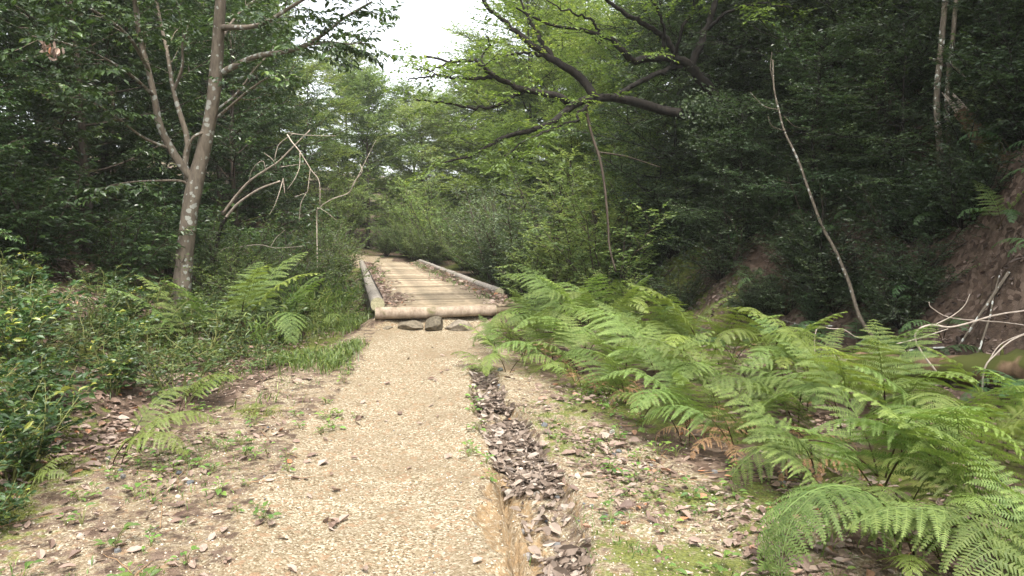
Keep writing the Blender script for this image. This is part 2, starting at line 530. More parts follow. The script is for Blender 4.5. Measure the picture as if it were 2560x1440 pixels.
M_PEB = rnd_mat('pebble', [(0, (0.10, 0.065, 0.04)), (0.25, (0.20, 0.145, 0.095)), (0.6, (0.31, 0.245, 0.175)), (0.88, (0.42, 0.355, 0.28)), (0.96, (0.58, 0.53, 0.46)), (0.98, (0.10, 0.11, 0.12)), (1, (0.14, 0.15, 0.16))])
M_ROCKY = rnd_mat('small_stone', [(0, (0.10, 0.11, 0.12)), (0.4, (0.16, 0.16, 0.16)), (0.7, (0.45, 0.38, 0.30)), (1, (0.72, 0.68, 0.60))], noise=30)
M_LITTER = rnd_mat('dead_leaf', [(0, (0.11, 0.072, 0.055)), (0.3, (0.21, 0.145, 0.11)), (0.7, (0.27, 0.20, 0.158)), (0.92, (0.33, 0.265, 0.22)), (1, (0.32, 0.14, 0.06))], rough=0.6, spec=0.4, trans=0.15)
M_LITTER_DARK = rnd_mat('dead_leaf_dark', [(0, (0.045, 0.03, 0.023)), (0.4, (0.10, 0.067, 0.05)), (0.8, (0.17, 0.12, 0.092)), (1, (0.26, 0.20, 0.16))], rough=0.6, spec=0.4, trans=0.1)  # darker copy of the dead leaf colours, used on the slope
M_BANK = leaf_mat('leaf_undergrowth', [(0, (0.032, 0.056, 0.02)), (0.5, (0.06, 0.095, 0.03)), (0.9, (0.105, 0.15, 0.046)), (1, (0.18, 0.21, 0.06))], 0.45, 0.32)
M_DRIFT = rnd_mat('drift_leaf', [(0, (0.10, 0.073, 0.055)), (0.4, (0.18, 0.138, 0.108)), (0.8, (0.28, 0.225, 0.18)), (1, (0.40, 0.34, 0.29))], rough=0.7, spec=0.3, trans=0.1)
M_STEM = rnd_mat('green_stem', [(0, (0.09, 0.10, 0.035)), (1, (0.15, 0.16, 0.05))], 0.6)
M_STRAW = rnd_mat('dry_frond', [(0, (0.17, 0.09, 0.045)), (1, (0.30, 0.19, 0.10))], 0.8)
# ------------------------------------------------------------------ terrain
RAV = [(12, 3.4), (6.2, 4.9), (4.6, 6.3), (3.3, 7.9), (2.2, 9.7), (1.0, 11.9), (-1.5, 13.6), (-5, 14.6), (-10, 16), (-18, 19), (-40, 26)]
RAV_D = np.array([.25, .25, .28, .32, .45, .9, 1.45, 1.35, 1.0, .8, .6])
RAV_W = np.array([.7, .7, .7, .75, .9, 1.6, 2.3, 2.3, 2.0, 2.0, 2.0])
SIDE = [at(u, v, CAM_Z * 1.0 * FPX / (v - 582))[:2] for u, v in ((1205, 930), (1222, 1010), (1268, 1085), (1300, 1150), (1350, 1225), (1385, 1330), (1400, 1470))]
CRACK = [at(u, v, CAM_Z * 1.0 * FPX / (v - 582))[:2] for u, v in ((1258, 1175), (1268, 1240), (1272, 1300), (1300, 1370), (1345, 1470), (1375, 1560))]
PATH = [(-0.35, -8), (-0.55, 0), (-0.68, 2.9), (-0.84, 5), (-1.05, 7.3), (-1.12, 9.6)]
B0 = np.array([-0.80, 9.22])
BD = unit(np.array([-0.229, 1.0]))
BP = np.array([BD[1], -BD[0]])         # to the right across the bridge
BLEN, BW, DECK = 13.8, 1.9, 0.43
END = B0 + BD * BLEN
PATH2 = [tuple(END - BD * 0.6), tuple(END + np.array([-0.7, 2.0])), tuple(END + np.array([-2.2, 4.6])), tuple(END + np.array([-5.5, 7.5])), tuple(END + np.array([-12, 11]))]
XR_Y = np.array([-20, 0, 4, 6, 8, 10, 12, 14, 18, 25, 40, 100.])
XR_X = np.array([5.6, 5.2, 4.7, 4.1, 3.4, 2.5, 2.0, 2.1, 2.8, 5.0, 10, 22.])


def side_masks(x, y):
    """how much of the washed-out channel beside the path lies here: shallow part, deep crack"""
    wob = 0.05 * fbm(x * 5, y * 5, 40, 3)
    d, p = poly_dist(x, y, SIDE)
    w = np.interp(p, [0, 1, 2, 3, 4, 5, 6], [.10, .14, .17, .17, .17, .15, .13])
    shallow = sstep(1.15, 0.75, (d + wob) / w)
    d2, p2 = poly_dist(x, y, CRACK)
    w2 = np.interp(p2, [0, 1, 2, 3, 4, 5], [.015, .028, .03, .034, .05, .07])
    crack = sstep(1.8, 0.4, (d2 + wob * 0.7) / w2)
    return shallow, crack


def d_crack(x, y):
    return poly_dist(x, y, CRACK)[0] + .12 * fbm(np.asarray(x) * 7, np.asarray(y) * 7, 43, 3)


def height(x, y):
    x, y = np.asarray(x, float), np.asarray(y, float)
    z = 0.15 * sstep(4, 9, y)
    dl = -x - (2.45 + 0.13 * np.clip(y - 3, 0, 30)) + 0.5 * fbm(x * .5, y * .5, 3, 2)
    z = z + 0.50 * sstep(0, 1.9, dl) + 0.40 * softplus(dl - 2.2, .6) - 0.30 * softplus(dl - 8, 1.5)
    xr = np.interp(y, XR_Y, XR_X)
    dr = x - xr + 0.6 * fbm(x * .45, y * .45, 9, 3)
    z = z + 1.12 * softplus(dr, .35) - 0.85 * softplus(dr - 6.5, 1.5)
    z = z + 0.45 * np.minimum(softplus(dr, .2), 2.2) * fbm(x * 1.1, y * 1.1, 21, 4) * sstep(9, 2, dr)
    # steep mossy bank at the foot of the slope
    bk = sstep(4.15, 4.75, x + .35 * fbm(x * 1.3, y * 1.3, 55, 3) - .28 * (y - 6.2)) * np.exp(-((y - 6.0) / 1.25) ** 2) * np.where(y < 6, np.exp(-((y - 6.0) / 1.0) ** 2), 1)
    z = z + bk * 1.25
    d, p = poly_dist(x, y, RAV)
    dep = np.interp(p, np.arange(len(RAV)), RAV_D)
    w = np.interp(p, np.arange(len(RAV)), RAV_W)
    z = z - dep * np.exp(-(d / w) ** 2 * 1.4)
    z = z + 0.08 * softplus(y - 33, 2) + 0.35 * sstep(20, 30, y)
    near = sstep(14, 6, np.hypot(x, y))
    z = z + (0.05 + 0.10 * (1 - near)) * fbm(x * .8, y * .8, 1, 4) + 0.016 * fbm(x * 6, y * 6, 5, 3) * near
    shallow, crack = side_masks(x, y)
    z = z - shallow * (0.105 + 0.04 * fbm(x * 9, y * 9, 61, 3)) - crack * np.interp(y, [2.6, 3.1, 3.8], [.22, .17, .10]) - 0.05 * sstep(.17, .05, d_crack(x, y)) 
    # earth packed under the near end of the deck
    ba, bb_ = (x - B0[0]) * BD[0] + (y - B0[1]) * BD[1], (x - B0[0]) * BP[0] + (y - B0[1]) * BP[1]
    z = z + .125 * sstep(-.06, .06, ba) * sstep(1.5, .7, ba) * sstep(1.25, .95, np.abs(bb_))
    # the ground just in front of the bridge is worn level, the path a little hollow
    dp, _ = poly_dist(x, y, PATH)
    z = z - 0.035 * sstep(0.8, 0.1, dp) * sstep(10, 8.5, y)
    return z


def gz(x, y):
    return float(height(np.array([x]), np.array([y]))[0])


def ground_hit(u, v):
    """where the sight line of a pixel meets the terrain"""
    ys = np.geomspace(1.5, 60, 1500)
    a, b = (u - 1280) / FPX, (720 - v) / FPX
    dy = math.cos(PITCH) + b * math.sin(PITCH)
    dz = -math.sin(PITCH) + b * math.cos(PITCH)
    xs, zs = a * ys / dy, CAM_Z + dz * ys / dy
    h = height(xs, ys)
    i = np.argmax(zs <= h)
    return np.array([xs[i], ys[i], h[i]])


def axis(dense0, dense1, step, lo, hi, g):
    a = list(np.arange(dense0, dense1, step))
    s, x = step, a[-1]
    while x < hi:
        s *= g; x += s; a.append(x)
    s, x = step, a[0]
    b = []
    while x > lo:
        s *= g; x -= s; b.append(x)
    return np.array(b[::-1] + a)


gx = axis(-2.4, 1.5, 0.028, -75, 75, 1.055)
gy = axis(2.5, 5.6, 0.028, -25, 110, 1.045)
GX, GY = np.meshgrid(gx, gy, indexing='ij')
GZ = height(GX, GY)
nx, ny = GX.shape
fx, fy = GX.ravel(), GY.ravel()
dpath, _ = poly_dist(fx, fy, PATH)
dpath2, _ = poly_dist(fx, fy, PATH2)
wob = 0.22 * fbm(fx * 1.4, fy * 1.4, 31, 4)
pw = 0.62 - 0.012 * np.clip(fy - 3, 0, 10)
in_path = np.where(fy < 9.5, dpath + wob < pw, False) | (dpath2 + wob < 0.75)
shallow, crack = side_masks(fx, fy)
in_path &= ~(shallow > 0.3)
# sandy ground spreads round the path; further out forest floor
spread = np.interp(fy, [0, 3, 5, 8, 10], [2.1, 1.75, 1.0, 0.45, 0.2])
right = fx > np.interp(fy, [p[1] for p in PATH], [p[0] for p in PATH])
spread = np.where(right, np.interp(fy, [0, 3, 5, 8, 10], [1.9, 1.75, 1.1, 0.5, 0.2]), spread)
sand = sstep(spread + 0.55, spread - 0.2, dpath - 0.3)
sand = np.maximum(sand * np.where(fy < 10, 1, 0), sstep(0.9, 0.5, dpath2))
sand = np.where(in_path, 1.6, np.minimum(sand, np.where(right, .66, .52)))
sand = np.where(shallow > 0.4, 0.55, sand)
clay = np.maximum(crack, sstep(0.15, 0.5, shallow) * sstep(0.95, 0.55, shallow) * 0.8)
clay = np.maximum(clay, sstep(0.20, 0.08, d_crack(fx, fy)) * 0.85)
moss = np.where(right, .34, .42) + 0.8 * fbm(fx * 1.1, fy * 1.1, 71, 3)
moss = moss - .3 * sstep(1.0, 3.0, fx - 1.5)
moss = moss + .25 * np.exp(-((fx - 5.2) / .8) ** 2 - ((fy - 6.2) / 1.0) ** 2)
moss = np.where(in_path, 0, moss) * sstep(0.55, 1.3, dpath) * np.where(shallow > .3, 0, 1)
idx = np.arange(nx * ny).reshape(nx, ny)
quads = np.stack([idx[:-1, :-1], idx[1:, :-1], idx[1:, 1:], idx[:-1, 1:]], -1).reshape(-1, 4)
pf = in_path[quads].sum(1) >= 2
verts = np.stack([fx, fy, GZ.ravel()], 1)
for nm, sel in (('ground', ~pf), ('path', pf)):
    qs = quads[sel]
    us, inv = np.unique(qs.ravel(), return_inverse=True)
    me = new_mesh(nm, verts[us], None, inv.reshape(-1, 4), {'sand': sand[us], 'clay': clay[us], 'moss': moss[us]}, True, M_GROUND)
    o = part(nm, me)
    setp(o, 'pale sandy gravel footpath leading to the log bridge' if nm == 'path' else 'forest ground of sand, moss, soil and leaf litter rising to both sides', 'path' if nm == 'path' else 'ground', kind='structure')


def on_bridge(x, y):
    dx, dy = x - B0[0], y - B0[1]
    a, b = dx * BD[0] + dy * BD[1], dx * BP[0] + dy * BP[1]
    return (a > -0.25) & (a < BLEN + 0.3) & (np.abs(b) < BW / 2 + 0.12)


def scatter(n, x0, x1, y0, y1, dens, seed):
    g = np.random.default_rng(seed)
    x, y = g.uniform(x0, x1, n), g.uniform(y0, y1, n)
    k = g.random(n) < dens(x, y)
    return x[k], y[k]


def slope_normal(x, y):
    e = 0.03
    n = np.stack([-(height(x + e, y) - height(x - e, y)) / (2 * e), -(height(x, y + e) - height(x, y - e)) / (2 * e), np.ones_like(x)], 1)
    return unit(n)


def leaf_bed(name, x, y, z, nrm, size, seed, label, cat, mat=None, lift=0.012, curl=0.35):
    g = np.random.default_rng(seed)
    n = len(x)
    P = np.stack([x, y, z + lift * g.random(n) * 2], 1)
    th = g.uniform(0, 2 * math.pi, n)
    D = np.stack([np.cos(th), np.sin(th), g.normal(0, 0.25, n)], 1)
    N = nrm + g.normal(0, curl, (n, 3))
    N[:, 2] = np.abs(N[:, 2])
    D = D - nrm * (D * nrm).sum(1, keepdims=True) * 0.8
    b = Buf()
    add_leaves(b, P, D, N, size * np.clip(np.exp(g.normal(-.1, .38, n)), .4, 1.7), g.uniform(.24, .66, n), CURL, g.random(n))
    o = part(name, b.mesh(name, mat or M_LITTER))
    return setp(o, label, cat, kind='stuff')


def xr_of(y):
    return np.interp(y, XR_Y, XR_X)


# leaves lying on the slope across the stream
x, y = scatter(85000, 1.2, 13, 3.5, 24, lambda x, y: sstep(-1.6, 0.3, x - xr_of(y)) * sstep(9, 3, x - xr_of(y)) * np.clip(0.55 + 0.9 * fbm(x, y, 5, 3), 0.1, 1) * np.clip(11 / np.hypot(x, y), 0, 1) ** 1.3, 101)
leaf_bed('slope_leaf_litter', x, y, height(x, y), slope_normal(x, y), 0.062, 1, 'brown leaf litter covering the dark slope across the stream', 'leaf litter', M_LITTER_DARK)
# leaves among the ferns and beside the path
x, y = scatter(60000, -0.9, 4.4, 2.4, 11, lambda x, y: sstep(0.75, 1.8, poly_dist(x, y, PATH)[0]) * np.where(x > np.interp(y, [2, 11], [-.6, -1.1]), 1, 0) * sstep(0.9, -0.6, x - xr_of(y)) * np.clip(.12 + 0.9 * fbm(x * 1.7, y * 1.7, 15, 3), 0.0, 1) * np.clip(5 / y, .3, 1), 102)
leaf_bed('fern_bed_leaf_litter', x, y, height(x, y), slope_normal(x, y), 0.05, 2, 'dry brown leaves littering the sandy ground under the bracken', 'leaf litter')
# leaves on the side with the lichen tree
x, y = scatter(90000, -11, -1.0, 2.3, 15, lambda x, y: sstep(0.75, 2.0, poly_dist(x, y, PATH)[0]) * np.where(x < np.interp(y, [2, 15], [-.7, -2.2]), 1, 0) * np.clip(.40 + 1.2 * fbm(x * 1.3, y * 1.3, 25, 3), 0.05, 1) * np.clip(6 / np.hypot(x, y), .25, 1), 103)
leaf_bed('bank_leaf_litter', x, y, height(x, y), slope_normal(x, y), 0.052, 3, 'dry brown leaves scattered over the bank round the lichen tree', 'leaf litter')
# drift of dead leaves in the washed-out channel
x, y = scatter(30000, -0.5, 0.7, 2.4, 7.5, lambda x, y: sstep(0.5, 0.9, side_masks(x, y)[0]) * (1 - side_masks(x, y)[1]) * np.clip(0.34 + 2.2 * fbm(x * 3.5, y * 2.6, 35, 3), 0.04, 1), 104)
leaf_bed('channel_leaf_litter', x, y, height(x, y) + 0.01, slope_normal(x, y), 0.058, 4, 'grey brown dead leaves drifted in the washed-out channel beside the path', 'leaf litter', M_DRIFT, lift=0.03, curl=1.0)


def pebble_bed(name, x, y, size, seed, label, mat=None):
    g = np.random.default_rng(seed)
    n = len(x)
    oct_v = np.array([[1, 0, 0], [0, 1, 0], [-1, 0, 0], [0, -1, 0], [0, 0, 1], [0, 0, -1]], float)
    oct_t = np.array([[0, 1, 4], [1, 2, 4], [2, 3, 4], [3, 0, 4], [1, 0, 5], [2, 1, 5], [3, 2, 5], [0, 3, 5]])
    s = size * g.uniform(.5, 1.4, (n, 1, 1)) * g.uniform(.55, 1.2, (n, 1, 3)) * np.array([1, 1, .7])
    v = oct_v[None] * s * g.uniform(.75, 1.25, (n, 6, 1))
    th = g.uniform(0, 6.28, n)
    c, si = np.cos(th)[:, None], np.sin(th)[:, None]
    v = np.stack([v[..., 0] * c - v[..., 1] * si, v[..., 0] * si + v[..., 1] * c, v[..., 2]], -1)
    v = v + np.stack([x, y, height(x, y) + size * .15], 1)[:, None]
    t = (oct_t[None] + (np.arange(n) * 6)[:, None, None]).reshape(-1, 3)
    me = new_mesh(name, v.reshape(-1, 3), t, None, {'rnd': np.repeat(g.random(n), 6)}, True, mat or M_PEB)
    return setp(part(name, me), label, 'gravel', kind='stuff')


x, y = scatter(46000, -3.0, 2.2, 2.35, 7.5, lambda x, y: np.clip((3.1 / y) ** 2.2, 0, 1) * np.clip(0.4 + fbm(x * 2, y * 2, 45, 3), 0.1, 1) * sstep(2.3, 1.2, poly_dist(x, y, PATH)[0]) * (1 - side_masks(x, y)[1]), 105)
pebble_bed('gravel', x, y, 0.0065, 5, 'pale granite gravel grains lying loose on and beside the footpath')

# moss cushions: many tiny upright points
def moss_patch():
    g = np.random.default_rng(8)
    x, y = scatter(160000, -3.2, -0.9, 2.3, 5.4, lambda x, y: sstep(0.12, 0.3, 0.75 * fbm(x * 1.1, y * 1.1, 71, 3) + .06) * sstep(.7, 1.2, poly_dist(x, y, PATH)[0]) * .75, 106)
    n = len(x)
    P = np.stack([x, y, height(x, y)], 1)
    D = np.stack([g.normal(0, .6, n), g.normal(0, .6, n), np.ones(n)], 1)
    b = Buf()
    add_leaves(b, P, D, g.normal(0, 1, (n, 3)), g.uniform(.008, .02, n), .45, (LEAF2[0], LEAF2[1]), g.random(n))
    m = leaf_mat('moss_tips', [(0, (0.06, 0.075, 0.012)), (.6, (0.11, 0.125, 0.02)), (1, (0.17, 0.17, 0.04))], .8, .2)
    setp(part('moss', b.mesh('moss', m)), 'yellowish green moss cushions on the gravelly verge', 'moss', kind='stuff')
moss_patch()


def ground_cover():
    g = np.random.default_rng(18)
    x, y = scatter(60000, -3.0, 1.9, 2.35, 6.2, lambda x, y: sstep(.6, 1.1, poly_dist(x, y, PATH)[0]) * sstep(.10, .42, fbm(x * 1.9, y * 1.9, 171, 4)) * .55 * (1 - side_masks(x, y)[0]), 107)
    n = len(x)
    P = np.stack([x, y, height(x, y) + g.uniform(.003, .03, n)], 1)
    th = g.uniform(0, 6.28, n)
    D = np.stack([np.cos(th), np.sin(th), g.normal(.1, .25, n)], 1)
    b = Buf()
    add_leaves(b, P, D, UP + g.normal(0, .35, (n, 3)), g.uniform(.009, .022, n), .6, LEAF2, g.random(n))
    m = leaf_mat('creeping_leaf', [(0, (0.05, 0.08, 0.02)), (.6, (0.09, 0.13, 0.032)), (1, (0.15, 0.18, 0.05))], .6, .3)
    setp(part('ground_cover', b.mesh('ground_cover', m)), 'tiny creeping green leaves in patches on the sandy ground', 'ground cover', kind='stuff')


UP = np.array([0, 0, 1.0])
ground_cover()

# ------------------------------------------------------------------ the log bridge
def bpt(a, b, z):
    q = B0 + BD * a + BP * b
    return np.array([q[0], q[1], z])


def ring_log(pts, rad, sides=18):
    b = Buf(); b.tube(pts, rad, sides, cap=False, wob=0.015)
    return b


def end_disc(c, d, r, sides=18):
    b = Buf()
    d = unit(d)
    b.tube([c - d * .004, c + d * .004], [r * .985, r * .985], sides)
    return b


bridge = thing('log_bridge', 'low log footbridge with a deck of round poles and log kerbs', 'bridge', (B0[0], B0[1], 0))
inv_b = -np.array([B0[0], B0[1], 0])


def bpart(name, buf, mat, smooth=True, parent=bridge, kind=None):
    for k in range(len(buf.v)):
        buf.v[k] = buf.v[k] + inv_b
    return part(name, buf.mesh(name, mat, smooth), parent, kind=kind)


ang = math.atan2(BP[1], BP[0])
# deck poles: five shapes shared by all
pole_meshes = []
for k in range(5):
    g = np.random.default_rng(50 + k)
    b = Buf()
    xs = np.linspace(-BW / 2 - .02, BW / 2 + .02, 9)
    pts = np.stack([xs, g.normal(0, .004, 9), g.normal(0, .003, 9)], 1)
    b.tube(pts, .074 + g.normal(0, .002, 9), 10, cap=True, wob=.02)
    for q in range(len(b.v)):                       # worn flat on top by feet
        b.v[q] = b.v[q].copy()
        b.v[q][:, 2] = np.minimum(b.v[q][:, 2], .068 + .004 * np.sin(b.v[q][:, 0] * 7 + k))
    pole_meshes.append(b.mesh('deck_pole', M_POLE, True))
npole = int((BLEN - .2) / .168)
for k in range(npole):
    p = bpt(.17 + k * .168 + rng.normal(0, .008), rng.normal(0, .02), DECK - .068 + rng.normal(0, .006))
    part('deck_pole', pole_meshes[int(rng.integers(5))], bridge, p + inv_b, (rng.normal(0, .15), 0, ang + rng.normal(0, .008)), (1, rng.uniform(.95, 1.04), 1))
# dirt trodden between the poles
b = Buf()
na, nb_ = 120, 9
A, Bq = np.meshgrid(np.linspace(.1, BLEN, na), np.linspace(-BW / 2 + .03, BW / 2 - .03, nb_), indexing='ij')
zz = DECK - .044 + .026 * fbm(A * 1.7, Bq * 3, 77, 3) + .04 * (np.abs(Bq) / (BW / 2)) ** 3
pp = B0 + A[..., None] * BD + Bq[..., None] * BP
ii = np.arange(na * nb_).reshape(na, nb_)
b.add(np.concatenate([pp, zz[..., None]], -1).reshape(-1, 3), None, np.stack([ii[:-1, :-1], ii[:-1, 1:], ii[1:, 1:], ii[1:, :-1]], -1).reshape(-1, 4), .3)
bpart('trodden_dirt', b, M_DIRT)
# kerb logs, beam, stringers
for side, a0, a1, r0, r1 in ((-1, .06, BLEN - .1, .092, .074), (1, 1.45, BLEN + .3, .074, .060)):
    aa = np.linspace(a0, a1, 40)
    g = np.random.default_rng(5 + side)
    pts = np.array([bpt(a, side * (BW / 2) + side * .004 * math.sin(a * .9 + side), DECK + .045 + .004 * math.sin(a * 1.3)) for a in aa])
    kl = bpart('kerb_log', ring_log(pts, np.linspace(r0, r1, 40)), M_LOG)
    bpart('end_grain', end_disc(pts[0], pts[1] - pts[0], r0), M_END, False, kl)
    bpart('end_grain', end_disc(pts[-1], pts[-1] - pts[-2], r1), M_END, False, kl)
    if side < 0:
        b = Buf()
        for a in np.arange(.35, 8.6, .105):
            th = R(38) + .05 * math.sin(a * 3)
            c = bpt(a, -BW / 2 + math.cos(th) * .091 , DECK + .045 + math.sin(th) * .091 + .004 * math.sin(a * 1.3))
            b.box(c, (.030, .020, .012), ang + .2)  # small dark boxes in a row along the log
        bpart('dark_tick_row', b, M_TICK, False, kl, kind='stuff')
    b = Buf()
    for a in (0, 1):
        pass
    c = bpt(BLEN / 2, side * (BW / 2 - .02), DECK - .29)
    b.box(c, (.12, BLEN - .3, .30), ang)
    bpart('stringer', b, M_LOG, False)
pts = np.array([bpt(.03 + .004 * math.sin(t * 3), t, DECK - .068 + .004 * math.sin(t * 5)) for t in np.linspace(-.98, .60, 16)])
bm_ = bpart('front_beam', ring_log(pts, np.linspace(.078, .070, 16)), M_BEAM)
bpart('end_grain', end_disc(pts[0], pts[1] - pts[0], .078), M_END, False, bm_)
bpart('end_grain', end_disc(pts[-1], pts[-1] - pts[-2], .070), M_END, False, bm_)

# leaves and grit swept to the edges of the deck
g = np.random.default_rng(33)
n = 3000
a = g.uniform(.05, BLEN - .2, n)
sidev = np.where(g.random(n) < .55, -1, 1)
reach = np.where(sidev < 0, .30 + .28 * fbm(a * 1.1, a * 0, 3, 3), .24 + .25 * fbm(a * 1.3, a * 0, 6, 3))
off = np.abs(g.normal(0, 1, n)) * np.clip(reach, .06, 1) * .62
bb = sidev * (BW / 2 - .09 - off)
pp = B0 + a[:, None] * BD + bb[:, None] * BP
leaf_bed('deck_leaf_litter', pp[:, 0], pp[:, 1], np.full(n, DECK - .005) + .05 * np.exp(-off * 8), np.tile([0, 0, 1.], (n, 1)), .055, 6, 'dead leaves swept against the kerb logs of the bridge', 'leaf litter', lift=.015, curl=.5)

# boulders that carry the beam
def rock_mesh(name, seed, mat, sub=3, rough=.30, flat=.85):
    bm = bmesh.new()
    bmesh.ops.create_icosphere(bm, subdivisions=sub, radius=1)
    g = np.random.default_rng(seed)
    cuts = unit(g.normal(size=(9, 3)))
    dist = g.uniform(.5, .8, 9)
    for v in bm.verts:
        p = np.array(v.co)
        for c, d in zip(cuts, dist):
            e = p @ c - d
            if e > 0:
                p = p - c * e * .97
        p = p * (1 + rough * .4 * float(fbm(np.array([p[0] * 2.4 + seed]), np.array([p[1] * 2.4 + p[2] * 1.7]), seed, 3)[0]))
        p[2] *= flat
        v.co = p
    me = bpy.data.meshes.new(name)
    bm.to_mesh(me); bm.free()
    me.materials.append(mat)
    return me


for k, (u, v, w, h, lab) in enumerate(((1022, 816, .19, .13, 'low brown boulder wedged under the front beam beside the grassy verge'),
                                       (1084, 812, .20, .18, 'angular mossy boulder with a flat slanting top under the front beam'),
                                       (1146, 816, .19, .17, 'rounded boulder with a cracked face under the front beam, beside the ferns'),
                                       (1112, 838, .08, .06, 'small dark wedge stone between the two larger boulders'),
                                       (965, 818, .16, .09, 'half-buried stone under the kerb log end'))):
    p = at(u, v, 9.02)
    o = part('boulder', rock_mesh('boulder', 200 + k, M_STONE, 4))
    o.location = (p[0], p[1] + .02, p[2] - .02); o.scale = (w, w * .8, h); o.rotation_euler = (0, 0, k * 1.3)
    setp(o, lab, 'boulder', 'boulders carrying the front beam')

small_rocks = [rock_mesh('stone', 300 + k, M_ROCKY, 2) for k in range(5)]
for k in range(70):
    if k < 26:
        i = rng.uniform(0, len(SIDE) - 1.01)
        q = np.array(SIDE[int(i)]) * (1 - i % 1) + np.array(SIDE[int(i) + 1]) * (i % 1) + rng.normal(0, .09, 2)
        lab, gr = 'small grey or white stone lying in the washed-out channel', 'stones in the washed-out channel'
    elif k < 52:
        q = np.array([rng.uniform(.0, 1.9), rng.uniform(2.6, 5.2)])
        lab, gr = 'small stone on the sand between channel and bracken', 'stones between channel and bracken'
    else:
        q = np.array([rng.uniform(-2.6, -1.2), rng.uniform(2.6, 5.0)])
        lab, gr = 'small stone on the mossy gravel verge', 'stones on the mossy verge'
    s = rng.uniform(.010, .030) * (1.5 if k < 26 else 1)
    o = part('stone', small_rocks[k % 5], None, (q[0], q[1], gz(*q) + s * .25), (0, 0, rng.uniform(0, 6)), s)
    setp(o, lab, 'stone', gr)
# ------------------------------------------------------------------ plant generators
class Bag:
    def __init__(self):
        self.P, self.D, self.N, self.S, self.R = [], [], [], [], []

    def add(self, P, D, N, S, Rr):
        self.P.append(P); self.D.append(D); self.N.append(N); self.S.append(S); self.R.append(Rr)

    def mesh(self, name, mat, width, tpl):
        b = Buf()
        P = np.concatenate(self.P)
        g = np.random.default_rng(len(P))
        add_leaves(b, P, np.concatenate(self.D), np.concatenate(self.N), np.concatenate(self.S), width * g.uniform(.8, 1.2, len(P)), tpl, np.concatenate(self.R))
        return b.mesh(name, mat)


UP = np.array([0, 0, 1.0])
SP = dict(
    ever=dict(bl_gap=.115, bl_len=.80, tw_gap=.060, tw_len=.24, k=7, leaf=.088, w=.48, flat=.45, droop=.25, ldroop=.35, tpl=LEAF2),
    everN=dict(bl_gap=.11, bl_len=.72, tw_gap=.065, tw_len=.22, k=7, leaf=.085, w=.48, flat=.5, droop=.25, ldroop=.45, tpl=LEAF6),
    light=dict(bl_gap=.115, bl_len=.95, tw_gap=.055, tw_len=.26, k=7, leaf=.068, w=.6, flat=.32, droop=.10, ldroop=.15, tpl=LEAF2),
    far=dict(bl_gap=.15, bl_len=1.15, tw_gap=.075, tw_len=.36, k=7, leaf=.125, w=.62, flat=.45, droop=.12, ldroop=.25, tpl=LEAF2),
    dark=dict(bl_gap=.12, bl_len=.85, tw_gap=.060, tw_len=.24, k=7, leaf=.062, w=.52, flat=.5, droop=.2, ldroop=.2, tpl=LEAF2),
    small=dict(bl_gap=.085, bl_len=.42, tw_gap=.050, tw_len=.15, k=6, leaf=.052, w=.52, flat=.6, droop=.05, ldroop=.1, tpl=LEAF2),
    bank=dict(bl_gap=.07, bl_len=.22, tw_gap=.055, tw_len=.10, k=5, leaf=.050, w=.48, flat=.5, droop=.1, ldroop=.1, tpl=LEAF6),
    glossy=dict(bl_gap=.085, bl_len=.24, tw_gap=.065, tw_len=.11, k=5, leaf=.084, w=.46, flat=.55, droop=-.05, ldroop=.0, tpl=LEAF6),
    smallD=dict(bl_gap=.10, bl_len=.42, tw_gap=.055, tw_len=.15, k=6, leaf=.058, w=.5, flat=.55, droop=.1, ldroop=.2, tpl=LEAF2),
    feather=dict(bl_gap=.13, bl_len=.5, tw_gap=.05, tw_len=.2, k=9, leaf=.035, w=.5, flat=.25, droop=.3, ldroop=.15, tpl=LEAF2),
)


def limb_pts(p, d, L, g, n=7, wander=.18, trop=0.0):
    pts = [np.asarray(p, float)]
    d = unit(d)
    for _ in range(n - 1):
        d = unit(d + g.normal(0, wander, 3) * np.array([1, 1, .6]) + UP * trop)
        pts.append(pts[-1] + d * L / (n - 1))
    return np.array(pts)


